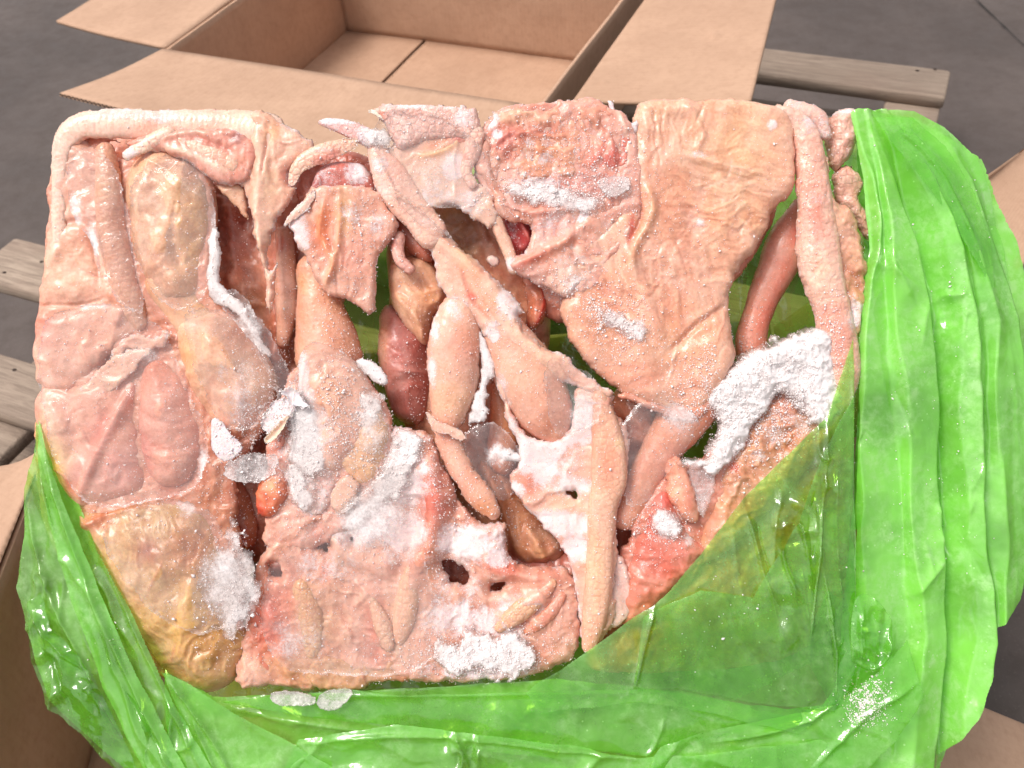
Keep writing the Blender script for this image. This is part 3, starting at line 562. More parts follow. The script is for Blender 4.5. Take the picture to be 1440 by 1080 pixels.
# --- strip of skin hanging by the dark opening, second sheet
p('skin_sheet', poly=[(352, 158), (376, 154), (392, 172), (412, 180), (446, 205), (432, 222), (410, 236), (404, 262), (420, 268), (398, 296), (392, 312), (382, 332), (374, 356), (380, 385), (388, 366), (392, 372), (384, 420), (382, 450), (376, 440), (374, 410), (368, 372), (360, 345), (352, 300), (346, 262), (338, 262), (348, 222), (350, 190)], z=-14, H=12, Rd=14, base=(232, 186, 158), sm=1, jag=(3, .07), cn=.7, fr=.12, ef=(5, .55), slope=(0, -.03),
  blobs=[(400, 240, 20, (206, 130, 108), .7), (418, 196, 24, (224, 184, 164), .7), (385, 190, 14, (230, 180, 140), .7), (405, 250, 10, (196, 104, 90), .6), (384, 260, 12, (238, 210, 180), .6, 40)],
  strokes=[([(366, 178), (372, 240), (362, 300), (372, 372)], 9, 9, PA, .6), ([(380, 190), (372, 250)], 2, -5, RE, .4), ([(350, 195), (342, 256)], 3, 4, PA, .4)], wr=[(1.2, .02, .09, 80)])
p('skin_flap', poly=[(300, 258), (312, 262), (338, 254), (345, 268), (352, 310), (344, 306), (334, 292), (318, 280)], z=-18, H=6, Rd=8, base=(222, 176, 144), jag=(2, .1), fr=.15)
p('frost_rim', mat=M_ICE, poly=[(296, 330), (304, 318), (312, 350), (308, 390), (318, 408), (340, 424), (352, 446), (366, 480), (386, 505), (374, 500), (360, 486), (344, 456), (320, 432), (296, 426), (290, 400)], z=-12, H=6, Rd=7, base=WH, fr=.75, jag=(3, .08), ef=(6, .4), cn=.1)
p('leg', limb=[(400, 330, 12), (402, 370, 14), (404, 410, 17), (404, 440, 16), (398, 480, 10)], z=-60, base=(206, 150, 124), cn=.8, blobs=[(398, 345, 12, (170, 84, 66), .8), (404, 430, 14, (214, 172, 150), .7)], fr=.1)
p('leg', limb=[(372, 430, 16), (384, 480, 20), (396, 530, 22), (402, 560, 20)], z=-110, base=(196, 130, 92), cn=.8)
p('carcass', poly=[(420, 225), (450, 212), (520, 215), (560, 260), (570, 310), (540, 320), (430, 320), (415, 270)], z=-60, H=16, Rd=20, base=(196, 120, 100), cn=1.2, rough=2)
# --- claw-like toes at the top
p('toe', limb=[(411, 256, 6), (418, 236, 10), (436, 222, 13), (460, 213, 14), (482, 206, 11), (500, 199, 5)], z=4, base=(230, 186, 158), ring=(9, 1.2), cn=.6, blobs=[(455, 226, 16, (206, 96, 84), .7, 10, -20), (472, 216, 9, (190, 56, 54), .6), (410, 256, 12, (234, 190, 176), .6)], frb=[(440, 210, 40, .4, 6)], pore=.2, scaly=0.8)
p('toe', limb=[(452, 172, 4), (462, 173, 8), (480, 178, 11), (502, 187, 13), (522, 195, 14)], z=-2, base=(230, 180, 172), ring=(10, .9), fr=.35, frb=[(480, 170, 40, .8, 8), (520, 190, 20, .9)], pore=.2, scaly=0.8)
p('frost_patch', mat=M_ICE, fade=11, poly=[(508, 186), (524, 178), (540, 182), (552, 192), (548, 210), (532, 214), (516, 206)], z=2, H=14, Rd=12, base=WH, fr=1, jag=(4, .1), cn=.1, rough=2)
p('offcut', poly=[(446, 236), (480, 226), (505, 230), (520, 240), (535, 265), (530, 280), (500, 270), (460, 272), (436, 280), (440, 256)], z=-18, H=16, Rd=14, base=(196, 110, 96), cn=1.2, fr=.2, frb=[(505, 245, 20, .7), (455, 262, 30, .4)], rough=2, blobs=[(450, 268, 18, (160, 76, 72), .7)])
# --- frosty wing sheet
p('wing', poly=[(404, 312), (436, 276), (442, 262), (480, 262), (516, 264), (538, 272), (542, 292), (556, 304), (566, 322), (546, 346), (532, 360), (527, 384), (526, 449), (490, 424), (453, 410), (436, 376), (416, 340)], z=-10, H=10, Rd=8, base=(222, 168, 144), sm=1, jag=(2.5, .1), cn=.7, fr=.18, ef=(6, .5), slope=(0, -.08), frb=[(418, 330, 26, .8, 36), (530, 320, 30, .45), (500, 300, 24, .45), (500, 410, 40, .3)],
  blobs=[(456, 320, 15, (230, 126, 80), .85, 40, 10), (485, 300, 14, (210, 160, 110), .7, 40), (500, 360, 28, (216, 140, 122), .6)], strokes=[([(460, 280), (452, 330), (470, 370), (454, 405)], 5, 7, (226, 150, 104), .5), ([(480, 280), (478, 340), (460, 400)], 4, 6, (222, 160, 120), .5), ([(498, 285), (495, 330)], 5, 4), ([(446, 270), (440, 300), (460, 350)], 6, -5)], wr=[(1.2, .02, .12, 85)])
p('skin_flap', poly=[(402, 310), (430, 276), (446, 262), (444, 282), (420, 306), (396, 322)], z=2, H=5, Rd=7, base=(230, 186, 166), jag=(2, .08), fr=.15, ef=(4, .6))
# --- upper scaly foot
p('foot', poly=[(524, 156), (532, 149), (544, 145), (556, 148), (600, 147), (666, 148), (674, 160), (676, 185), (668, 205), (640, 196), (610, 196), (580, 206), (566, 214), (548, 196), (536, 172)], z=-4, H=18, Rd=18, base=(236, 196, 180), jag=(2.5, .1), cn=.5, fr=.25, frb=[(600, 150, 80, .7, 8), (655, 165, 20, .6)], ef=(4, .5), blobs=[(540, 163, 8, (226, 140, 120), .7)], strokes=[([(550, 160), (575, 185), (560, 212)], 6, 6, WH, .4)], wr=[(1.5, .09, .09, 0)], pore=1, scaly=0.9)
p('claw', limb=[(521, 156, 2.5), (530, 159, 4), (542, 166, 5)], z=2, base=(236, 214, 190), pore=0)
p('ice_sheet', poly=[(548, 200), (580, 196), (620, 186), (664, 190), (672, 220), (660, 250), (690, 262), (700, 300), (690, 330), (676, 312), (640, 288), (618, 292), (600, 300), (570, 300), (548, 270), (540, 230)], z=-8, H=8, Rd=10, base=(226, 188, 166), jag=(3, .08), cn=.4, fr=.2, frb=[(640, 235, 20, .85), (610, 272, 26, .5), (655, 295, 30, .6), (625, 280, 18, .6)], ef=(5, .6),
  blobs=[(615, 205, 34, (230, 160, 124), .8, 16, -25), (642, 190, 7, (220, 90, 76), .9), (600, 250, 30, (220, 182, 160), .7), (655, 262, 30, (226, 190, 176), .6)], strokes=[([(585, 222), (620, 215), (645, 198)], 4, 4, (232, 186, 120), .6), ([(560, 235), (600, 250), (680, 262)], 14, -4)])
p('toe', limb=[(668, 190, 14), (664, 215, 12), (656, 240, 9), (664, 258, 8)], z=0, base=(234, 192, 172), ring=(9, 1.1), fr=.15, pore=.4, blobs=[(655, 222, 5, (200, 120, 104), .7)], scaly=0.8)
p('toe', limb=[(654, 195, 6), (640, 198, 9), (622, 208, 8), (606, 218, 4)], z=-4, base=(232, 160, 128), ring=(7, .8), pore=.1, blobs=[(645, 193, 8, (216, 70, 66), .8), (630, 212, 8, (232, 188, 124), .7)], scaly=0.8)
# --- the long diagonal leg
p('shank', limb=[(528, 206, 12), (536, 226, 18), (550, 250, 25), (565, 275, 26), (585, 300, 23), (605, 326, 24)], z=-6, base=(236, 192, 170), ring=(10, 1.6), cn=.6, fr=.12, blobs=[(552, 238, 20, (222, 150, 132), .5), (540, 270, 14, WH, .4)], frb=[(535, 240, 16, .5, 40)], pore=.4, scaly=0.45)
p('skin_sheet', poly=[(546, 270), (575, 290), (606, 316), (640, 340), (672, 368), (696, 392), (716, 412), (738, 432), (730, 448), (742, 470), (770, 490), (800, 505), (838, 538), (864, 552), (858, 566), (800, 540), (760, 520), (730, 520), (700, 505), (680, 470), (655, 440), (635, 425), (612, 396), (614, 374), (604, 350), (582, 322), (562, 300)], z=-14, H=12, Rd=16, base=(234, 188, 164), sm=1, jag=(3, .08), cn=.5, fr=.12, ef=(6, .65), frb=[(718, 425, 20, .8, 30), (640, 430, 26, .7, 14), (690, 480, 16, .8, 30)],
  blobs=[(660, 385, 26, (226, 150, 120), .7, 16, 45), (663, 418, 9, (214, 70, 60), .8, 6), (690, 430, 24, (226, 166, 132), .7, 14, 50), (655, 360, 16, (232, 196, 150), .6)], strokes=[([(600, 322), (650, 365), (700, 420), (740, 480), (790, 520)], 12, 12, (232, 182, 150), .3), ([(660, 390), (680, 430), (700, 460)], 5, 5), ([(570, 290), (610, 325), (640, 352)], 3, 3, (226, 150, 120), .4), ([(650, 380), (664, 420), (690, 455)], 2.5, -3, (210, 110, 90), .5)], label='long pale leg skin running diagonally')
p('thigh', limb=[(622, 350, 12), (655, 390, 20), (688, 438, 27), (718, 486, 37), (742, 530, 46), (764, 574, 41), (778, 602, 25)], z=-34, press=12, base=(224, 168, 142), cn=.7, blobs=[(765, 590, 28, (214, 146, 120), .6), (740, 520, 30, (228, 180, 156), .6), (665, 418, 10, (206, 76, 66), .7)], fr=.1, flat=.95, bl=8, frb=[(705, 560, 14, .5, 50), (690, 470, 10, .5, 40)], ef=(5, .3), pore=1)
p('skin_sheet', poly=[(696, 490), (712, 520), (716, 570), (735, 608), (770, 622), (800, 610), (810, 570), (806, 540), (830, 545), (862, 552), (862, 575), (880, 594), (886, 625), (884, 655), (874, 692), (866, 722), (868, 765), (864, 820), (868, 860), (850, 895), (828, 918), (815, 905), (814, 850), (800, 790), (792, 770), (762, 738), (740, 712), (718, 690), (716, 664), (732, 655), (728, 618), (716, 600), (704, 560), (692, 520)], z=-20, H=10, Rd=10, base=(230, 180, 158), sm=1, jag=(2.5, .09), cn=.5, fr=.16, ef=(6, .6), holes=[[(793, 690), (806, 690), (814, 700), (800, 698)]],
  frb=[(768, 640, 56, 1., 44), (818, 590, 26, .9, 46), (782, 738, 56, 1., 22), (808, 768, 24, 1.), (800, 680, 40, .7, 16), (725, 690, 16, .8), (722, 590, 14, .6, 40)], blobs=[(745, 675, 22, (220, 130, 104), .8, 28, 20), (848, 640, 26, (230, 152, 120), .7, 46), (800, 710, 30, (228, 180, 154), .7), (840, 800, 20, (230, 186, 150), .7, 70), (845, 575, 20, (226, 142, 116), .6)],
  strokes=[([(838, 548), (850, 610), (852, 680), (842, 720)], 17, 14), ([(843, 700), (842, 780), (838, 850), (828, 905)], 13, 12)])
p('shank', limb=[(842, 560, 12), (852, 605, 20), (856, 645, 25), (856, 680, 24), (848, 710, 20), (845, 760, 19), (842, 820, 19), (836, 870, 17), (829, 908, 11)], z=-8, base=(230, 180, 150), ring=(11, .9), cn=.7, fr=.08, blobs=[(850, 640, 20, (226, 146, 114), .7, 40), (872, 622, 9, (238, 208, 164), .8), (840, 800, 12, (234, 196, 158), .6, 60), (850, 697, 10, (236, 200, 176), .6)], pore=.2, scaly=0.45)
# --- middle legs and thighs
p('thigh', poly=[(543, 424), (532, 452), (530, 500), (540, 545), (556, 596), (604, 598), (608, 500), (604, 470), (575, 440)], z=-95, H=46, Rd=44, base=(196, 122, 108), cn=.7, blobs=[(565, 480, 34, (176, 96, 92), .7), (540, 470, 12, (206, 150, 120), .7, 50), (580, 560, 30, (180, 100, 88), .6)], fr=.05, pore=1, bl=5, label='dark pink thigh deep between the legs')
p('skin_fold', poly=[(543, 372), (566, 360), (600, 362), (628, 398), (630, 425), (606, 448), (602, 492), (578, 470), (552, 436)], z=-62, H=28, Rd=30, base=(224, 174, 138), cn=.8, blobs=[(560, 365, 16, (216, 130, 84), .8), (606, 420, 16, (206, 140, 90), .6)], strokes=[([(560, 420), (590, 450), (602, 480)], 6, 5), ([(600, 412), (628, 408)], 3, 3)], wr=[(1.2, .02, .1, 60)], bl=4)
p('toe', limb=[(561, 334, 8), (559, 352, 9), (564, 368, 10), (576, 378, 9)], z=-18, base=(234, 180, 162), ring=(8, 1), fr=.12, pore=.2, blobs=[(556, 345, 6, (206, 90, 84), .6)], scaly=0.8)
p('offcut', poly=[(545, 290), (565, 300), (600, 340), (612, 362), (600, 372), (570, 352), (560, 335), (556, 310)], z=-50, H=14, Rd=12, base=(186, 108, 84), cn=1.1, fr=.1)
p('leg', limb=[(440, 380, 24), (448, 405, 29), (450, 435, 34), (458, 470, 42), (462, 500, 48)], z=-48, base=(216, 156, 124), cn=.6, fr=.06, flat=.8, pore=1.2, bl=6, blobs=[(430, 400, 14, (224, 176, 134), .6), (480, 470, 24, (206, 140, 112), .6)])
p('thigh', poly=[(418, 492), (445, 488), (478, 496), (508, 514), (526, 545), (534, 585), (520, 630), (486, 668), (452, 664), (430, 630), (418, 580)], z=-22, H=32, Rd=44, press=16, base=(224, 174, 148), cn=.6, fr=.14, ef=(6, .3), frb=[(425, 520, 16, .9, 40), (430, 570, 26, .7), (440, 620, 30, .65), (515, 575, 22, .55, 26), (470, 610, 24, .5)], bl=6, pore=1, blobs=[(470, 560, 36, (220, 164, 136), .6)])
p('thigh', jag=(4, .06), rough=1.2, poly=[(472, 622), (500, 590), (530, 566), (550, 592), (552, 624), (540, 664), (515, 690), (490, 680), (472, 650)], z=-18, H=20, Rd=28, base=(222, 172, 124), cn=.6, blobs=[(490, 625, 14, (226, 172, 140), .6)], fr=.06, ef=(4, .4), bl=5)
p('frost_rim', mat=M_ICE, poly=[(494, 506), (516, 504), (536, 516), (546, 532), (540, 544), (526, 540), (510, 524)], z=-10, H=6, Rd=8, base=WH, fr=.75, jag=(2.5, .1), cn=.1)
p('drumstick', limb=[(648, 424, 18), (642, 455, 33), (638, 495, 38), (636, 540, 35), (632, 575, 27), (627, 602, 19), (636, 634, 17), (653, 668, 17), (676, 698, 19), (692, 718, 12)], z=-20, press=14, flat=.8, base=(226, 172, 146), cn=.7, fr=.08, ef=(5, .35), frb=[(612, 460, 12, .8, 40), (608, 520, 9, .7, 40), (640, 436, 20, .5), (655, 665, 20, .3)], blobs=[(650, 480, 26, (214, 142, 118), .6), (640, 560, 26, (230, 182, 146), .6), (630, 610, 14, (216, 130, 104), .6), (680, 716, 16, (228, 156, 110), .7)], jag=(2, .08), bl=6, pore=1.2, label='upright drumstick tapering to its shank')
p('frost_rim', mat=M_ICE, poly=[(650, 440), (680, 470), (696, 500), (700, 530), (690, 532), (684, 560), (688, 580), (680, 598), (664, 592), (656, 606), (660, 580), (674, 540), (678, 492), (664, 462)], z=-16, H=6, Rd=8, base=WH, fr=.7, jag=(3.5, .09), cn=.1)
p('skin_flap', poly=[(597, 578), (606, 582), (614, 592), (640, 602), (655, 612), (648, 622), (630, 612), (608, 606)], z=4, H=5, Rd=6, base=(232, 186, 164), jag=(2, .1), fr=.15, ef=(3, .5))
p('giblet', limb=[(700, 545, 10), (706, 585, 18), (708, 620, 22), (706, 650, 18)], z=-70, base=(206, 130, 90), cn=.8, blobs=[(715, 600, 14, (222, 160, 116), .7, 40), (692, 620, 10, (176, 90, 60), .6, 40)])
p('frost_rim', mat=M_ICE, poly=[(698, 634), (715, 627), (732, 640), (734, 650), (716, 650), (703, 646)], z=-20, H=6, Rd=8, base=WH, fr=.75, jag=(2, .1), cn=.1)
p('offcut', poly=[(666, 640), (700, 650), (720, 690), (760, 730), (796, 762), (790, 790), (745, 795), (718, 780), (700, 730), (676, 690)], z=-92, H=30, Rd=26, base=(214, 152, 112), cn=1.0, strokes=[([(690, 670), (730, 780)], 9, 9, (186, 116, 70), .6), ([(740, 735), (765, 785)], 7, 9, (220, 166, 120), .6)], wr=[(1.8, .015, .07, 65)], bl=4)
p('carcass', poly=[(735, 400), (764, 396), (772, 420), (768, 450), (750, 470), (736, 455), (742, 430)], z=-60, H=20, Rd=18, base=(196, 120, 90), cn=1, strokes=[([(760, 402), (764, 430), (752, 462)], 3, 4, (190, 40, 34), .8)])
# --- lower sheet with feet
p('skin_sheet', poly=[(548, 596), (575, 604), (602, 600), (618, 640), (640, 690), (664, 728), (690, 736), (708, 728), (714, 765), (724, 788), (746, 800), (775, 797), (800, 790), (812, 830), (817, 905), (806, 922), (780, 938), (752, 950), (690, 956), (620, 960), (560, 955), (540, 940), (520, 945), (500, 962), (455, 966), (420, 972), (380, 964), (330, 972), (344, 900), (356, 840), (362, 800), (372, 765), (410, 730), (455, 742), (476, 700), (500, 672), (530, 640)], z=-26, H=16, Rd=16, base=(224, 172, 148), sm=1, jag=(4, .06), cn=.9, fr=.2, ef=(6, .45), g=1.7,
  holes=[[(622, 788), (632, 784), (650, 796), (664, 806), (656, 822), (642, 820), (630, 812)], [(690, 824), (705, 818), (711, 822), (700, 831), (692, 830)], [(376, 792), (388, 790), (396, 800), (394, 812), (380, 808)], [(424, 722), (432, 714), (442, 720), (440, 736), (428, 738)], [(444, 750), (458, 744), (464, 764), (460, 775), (446, 768)], [(493, 752), (499, 755), (498, 766), (492, 764)]],
  frb=[(565, 650, 54, 1., 64), (515, 730, 66, .95, 46), (560, 745, 44, .9, 36), (660, 760, 50, .85, 30), (640, 870, 70, .75, 30), (470, 790, 60, .5, 30), (575, 690, 24, .8), (700, 780, 30, .8, 16), (730, 850, 50, .5, 24), (480, 740, 26, .7), (585, 690, 22, .6), (560, 770, 40, .55), (690, 760, 40, .6), (640, 800, 60, .5), (620, 850, 40, .45), (680, 930, 80, .85, 26), (720, 905, 40, .7), (610, 935, 40, .5, 20)],
  blobs=[(612, 700, 22, (206, 72, 58), .85, 44), (600, 660, 14, (222, 130, 112), .7, 30), (600, 780, 18, (220, 146, 116), .7, 50), (705, 795, 34, (222, 112, 90), .75, 12, 15), (760, 830, 30, (222, 140, 114), .7), (400, 860, 34, (206, 110, 80), .85, 60), (375, 880, 20, (200, 92, 66), .7, 40), (450, 870, 34, (214, 168, 124), .8, 50), (535, 880, 16, (206, 100, 74), .6, 50), (560, 880, 20, (220, 176, 140), .6, 50), (420, 940, 60, (206, 156, 112), .7, 24), (470, 830, 40, (212, 152, 124), .6), (460, 795, 10, (220, 110, 84), .7, 16), (470, 760, 40, (222, 176, 150), .5), (770, 890, 34, (216, 150, 126), .6)],
  strokes=[([(600, 640), (614, 700), (602, 760), (590, 800)], 15, 22, (226, 150, 130), .3), ([(576, 690), (584, 760), (560, 820)], 12, -8), ([(640, 700), (640, 760), (620, 790)], 10, -7), ([(590, 770), (578, 830), (566, 880)], 13, 10), ([(700, 880), (735, 850), (770, 828)], 14, 16), ([(660, 770), (710, 800), (770, 812)], 10, 9), ([(470, 760), (520, 790), (560, 790)], 14, 8), ([(380, 850), (400, 900), (410, 950)], 10, 8), ([(740, 885), (775, 860)], 10, 7), ([(428, 830), (440, 900)], 16, 8), ([(520, 820), (535, 870), (545, 905)], 11, 9), ([(500, 812), (518, 830), (500, 850)], 4, 4), ([(640, 820), (720, 800), (790, 810)], 12, 4)], wr=[(1.6, .05, .05, 0)])
p('shank', limb=[(592, 770, 8), (580, 806, 14), (572, 845, 17), (566, 880, 15), (562, 900, 9)], z=-10, base=(228, 180, 146), ring=(11, 1.2), fr=.14, pore=.3, cn=.6, scaly=0.45)
p('toe', limb=[(776, 822, 8), (760, 838, 13), (738, 855, 15), (716, 872, 13), (702, 884, 7)], z=-6, base=(228, 178, 140), ring=(8, 1.3), fr=.1, pore=.3, blobs=[(765, 830, 16, (218, 120, 94), .6)], scaly=0.8)
p('toe', limb=[(790, 838, 8), (776, 858, 11), (756, 878, 10), (742, 888, 5)], z=-10, base=(220, 140, 110), ring=(9, .9), fr=.12, pore=.3, scaly=0.8)
p('toe', limb=[(520, 836, 6), (530, 858, 10), (538, 880, 13), (546, 906, 10)], z=-6, base=(226, 182, 150), ring=(8, 1.4), fr=.06, pore=.3, scaly=0.8)
p('toe', limb=[(424, 826, 14), (434, 856, 19), (440, 890, 18), (440, 916, 12)], z=-14, base=(216, 170, 124), ring=(9, 1.3), fr=.08, pore=.3, cn=.8, scaly=0.8)
p('offcut', poly=[(352, 830), (384, 820), (412, 846), (420, 890), (428, 930), (394, 952), (352, 956), (342, 905)], z=-24, H=14, Rd=22, base=(208, 124, 94), cn=1.2, fr=.16, ef=(6, .4), blobs=[(372, 860, 22, (196, 84, 62), .7)], rough=1.0, wr=[(1.2, .06, .06, 0)])
p('skin_fold', poly=[(440, 925), (470, 918), (500, 928), (540, 938), (545, 920), (575, 930), (590, 950), (560, 962), (530, 958), (500, 970), (450, 972), (430, 955)], z=-18, H=12, Rd=10, base=(206, 158, 118), jag=(4, .1), cn=1, fr=.15, ef=(4, .3), rough=1.8)
p('membrane', poly=[(400, 540), (420, 500), (520, 520), (560, 600), (540, 700), (480, 760), (400, 780), (360, 760), (392, 700), (372, 640)], z=-18, H=12, Rd=16, base=(220, 164, 142), cn=1.0, jag=(4, .07), fr=.25, rough=1.5, ef=(5, .4), frb=[(400, 660, 30, .7), (440, 700, 30, .6)], blobs=[(400, 640, 24, (206, 110, 86), .6)])
# ice around the middle-left heap
p('ice_shard', mat=M_ICE, sm=1, poly=[(308, 664), (330, 642), (366, 634), (396, 640), (388, 672), (350, 682), (322, 680)], z=4, H=3, Rd=4, base=(218, 176, 152), jag=(3, .1), fr=.3, slope=(.1, -.1), ef=(4, .5), cn=.3)
p('ice_shard', poly=[(296, 590), (306, 584), (330, 616), (342, 630), (326, 646), (308, 650), (298, 626)], z=2, H=5, Rd=6, base=WH, jag=(2, .1), fr=.6, cn=.2)
p('ice_shard', poly=[(368, 584), (386, 562), (404, 556), (420, 566), (410, 590), (388, 608), (368, 612)], z=8, H=10, Rd=10, base=WH, fr=.8, jag=(3, .1), cn=.2, rough=2)
p('ice_shard', poly=[(388, 548), (420, 545), (428, 562), (440, 572), (420, 578), (404, 560)], z=16, H=6, Rd=8, base=(246, 238, 238), fr=.9, jag=(3, .12), cn=.1)
p('ice_shard', poly=[(368, 620), (390, 596), (408, 580), (402, 600), (384, 622)], z=16, H=4, Rd=6, base=(232, 208, 180), fr=.2, jag=(1.5, .1), cn=.2)
p('ice_sheet', poly=[(385, 640), (420, 586), (460, 600), (478, 640), (476, 690), (455, 730), (430, 725), (410, 700), (398, 668)], z=-14, H=12, Rd=14, base=(228, 186, 172), fr=.35, jag=(4, .07), cn=.6, frb=[(440, 625, 28, .9), (420, 675, 20, .85), (455, 700, 12, .9, 20), (395, 630, 18, .6)], ef=(5, .5), rough=2, blobs=[(390, 640, 16, (224, 140, 116), .6)])
p('frost_patch', mat=M_ICE, fade=14, poly=[(398, 560), (424, 545), (440, 560), (448, 590), (470, 620), (468, 660), (440, 676), (412, 660), (402, 620)], z=2, H=10, Rd=16, base=WH, fr=.8, jag=(8, .07), cn=.1, rough=1.6)
p('frost_patch', mat=M_ICE, fade=12, poly=[(400, 650), (430, 655), (446, 690), (440, 726), (420, 720), (402, 690)], z=0, H=10, Rd=14, base=WH, fr=.8, jag=(7, .07), cn=.1, rough=1.6)
p('frost_patch', mat=M_ICE, fade=12, poly=[(486, 560), (530, 545), (544, 566), (530, 596), (500, 604)], z=0, H=6, Rd=12, base=WH, fr=.7, jag=(6, .07), cn=.1, rough=1.2)
p('frost_patch', mat=M_ICE, fade=22, poly=[(276, 800), (310, 776), (352, 780), (366, 830), (350, 880), (322, 900), (296, 860)], z=4, H=2, Rd=12, base=WH, fr=.5, jag=(14, .05), cn=.1, rough=1.2)
p('frost_patch', mat=M_ICE, fade=12, poly=[(690, 262), (730, 252), (790, 262), (850, 276), (846, 300), (800, 304), (740, 286)], z=0, H=6, Rd=10, base=WH, fr=.65, jag=(7, .08), cn=.1, rough=1.2)
p('frost_patch', mat=M_ICE, fade=12, poly=[(836, 432), (870, 436), (905, 460), (908, 482), (880, 476), (850, 456)], z=0, H=5, Rd=10, base=WH, fr=.6, jag=(7, .09), cn=.1, rough=1.2)
p('skin_fold', poly=[(478, 668), (505, 676), (500, 700), (490, 722), (474, 724), (464, 706)], z=0, H=10, Rd=10, base=(228, 184, 156), fr=.2, jag=(2, .1), ef=(4, .5))
p('ice_sheet', poly=[(322, 720), (345, 752), (352, 776), (364, 800), (352, 850), (330, 880), (318, 830), (296, 812), (300, 780), (318, 760)], mat=M_ICE, fade=10, z=2, H=3, Rd=8, base=(226, 196, 172), fr=.45, jag=(12, .06), cn=.5, ef=(4, .4))
# --- big skin-covered carcass, upper right
p('carcass', poly=[(893, 146), (905, 141), (985, 139), (1043, 143), (1100, 152), (1114, 170), (1116, 205), (1119, 245), (1112, 277), (1088, 286), (1076, 327), (1062, 350), (1042, 374), (1028, 402), (1021, 430), (1034, 482), (1030, 515), (1004, 568), (975, 588), (930, 585), (872, 552), (840, 525), (806, 490), (788, 455), (786, 425), (800, 408), (770, 400), (800, 345), (850, 310), (884, 280), (886, 240), (888, 190)], rough=.15, z=-26, H=20, Rd=22, base=(226, 176, 148), cn=.7, g=1.7, jag=(2.5, .05), fr=.06, ef=(4, .3), bl=4, pore=1,
  blobs=[(1010, 190, 70, (226, 186, 144), .55), (1030, 290, 50, (224, 180, 138), .5, 70), (940, 300, 50, (216, 156, 128), .7, 60), (850, 440, 50, (216, 148, 118), .7), (900, 530, 60, (214, 146, 120), .6, 30), (970, 480, 46, (218, 158, 122), .7), (910, 160, 20, (228, 190, 160), .6), (960, 160, 18, (216, 170, 150), .6), (885, 325, 5, (200, 74, 60), .8, 24, 10), (990, 350, 24, (230, 190, 164), .6)],
  frb=[(980, 222, 16, .55, 8), (860, 450, 14, .8, 12), (890, 465, 16, .8, 14), (980, 317, 10, .7, 8), (1080, 180, 8, .7)],
  strokes=[([(905, 260), (915, 300), (890, 350), (884, 385)], 7, 8, (228, 180, 142), .4), ([(886, 240), (900, 300), (884, 340)], 3, -5, (190, 90, 70), .4), ([(960, 222), (1000, 232), (1080, 252)], 4, 3, (230, 190, 160), .4), ([(965, 232), (1010, 245), (1075, 262)], 2.2, -1.4, (190, 130, 100), .25), ([(875, 345), (900, 400), (912, 440), (925, 480)], 10, 8), ([(940, 495), (975, 460), (1020, 430)], 5, -7, (190, 120, 90), .3), ([(960, 150), (985, 190), (978, 215)], 5, 5), ([(990, 145), (975, 180)], 2, -3), ([(880, 440), (905, 520), (925, 560)], 16, 8), ([(990, 470), (1005, 510), (985, 550)], 26, 12)],
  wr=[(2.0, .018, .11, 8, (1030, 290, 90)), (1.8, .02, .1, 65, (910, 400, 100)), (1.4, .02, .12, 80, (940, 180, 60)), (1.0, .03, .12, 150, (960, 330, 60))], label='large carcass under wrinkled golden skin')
p('leg', limb=[(985, 556, 38), (960, 590, 36), (935, 624, 29), (912, 660, 25), (894, 696, 24), (880, 724, 22)], z=-40, base=(216, 148, 118), cn=.8, blobs=[(900, 690, 22, (206, 132, 92), .7), (950, 600, 30, (222, 160, 130), .6)], frb=[(970, 570, 30, .4), (1000, 560, 24, .6)], fr=.08, pore=1, bl=6)
p('skin_sheet', poly=[(862, 556), (880, 548), (930, 570), (1000, 566), (990, 590), (965, 600), (925, 582), (895, 568)], z=-14, H=8, Rd=10, base=(216, 150, 124), cn=.7, fr=.12, ef=(4, .3), jag=(2.5, .1))
# --- red flesh and frost, top middle
p('membrane', poly=[(668, 200), (690, 150), (800, 142), (880, 150), (900, 200), (905, 330), (830, 420), (800, 410), (720, 376), (748, 340), (745, 308), (700, 300), (664, 258)], z=-14, H=8, Rd=10, base=(222, 164, 144), cn=1.0, jag=(3, .08), fr=.28, rough=1.5, ef=(5, .5), blobs=[(820, 260, 50, (180, 110, 108), .7, 20)], frb=[(760, 265, 60, .7, 16)])
p('carcass', poly=[(694, 156), (712, 150), (760, 150), (800, 143), (855, 141), (862, 158), (884, 180), (890, 215), (880, 246), (850, 250), (790, 250), (720, 268), (694, 262), (676, 232), (672, 205), (684, 180)], z=-18, H=12, Rd=12, base=(222, 156, 134), cn=1.0, jag=(6, .07), fr=.2, ef=(5, .5), blobs=[(765, 188, 46, (190, 82, 84), .85, 12, -12), (715, 205, 24, (206, 112, 108), .7), (758, 215, 36, (224, 150, 104), .8), (850, 225, 30, (206, 86, 80), .85), (862, 190, 26, (216, 112, 100), .7, 40), (820, 180, 40, (226, 166, 142), .8), (730, 165, 26, (232, 190, 166), .8, 12), (690, 230, 18, (224, 176, 156), .7), (790, 235, 30, (216, 166, 140), .6)],
  strokes=[([(700, 176), (740, 160), (762, 172), (780, 168)], 8, 7, (232, 194, 166), .5), ([(690, 225), (706, 195), (730, 190), (760, 195)], 5, 4), ([(668, 250), (700, 262), (730, 290)], 6, 6), ([(810, 155), (845, 180), (870, 240)], 9, 6), ([(840, 160), (865, 195), (872, 240)], 6, -5)], wr=[(2.2, .03, .10, 70, (840, 200, 60)), (2.0, .06, .07, 0, (740, 190, 70))], frb=[(690, 172, 14, .9), (700, 192, 8, .9), (745, 205, 14, .6), (765, 226, 14, .7), (720, 248, 30, .6, 8)], rough=1.5, label='red-stained flesh under frost')
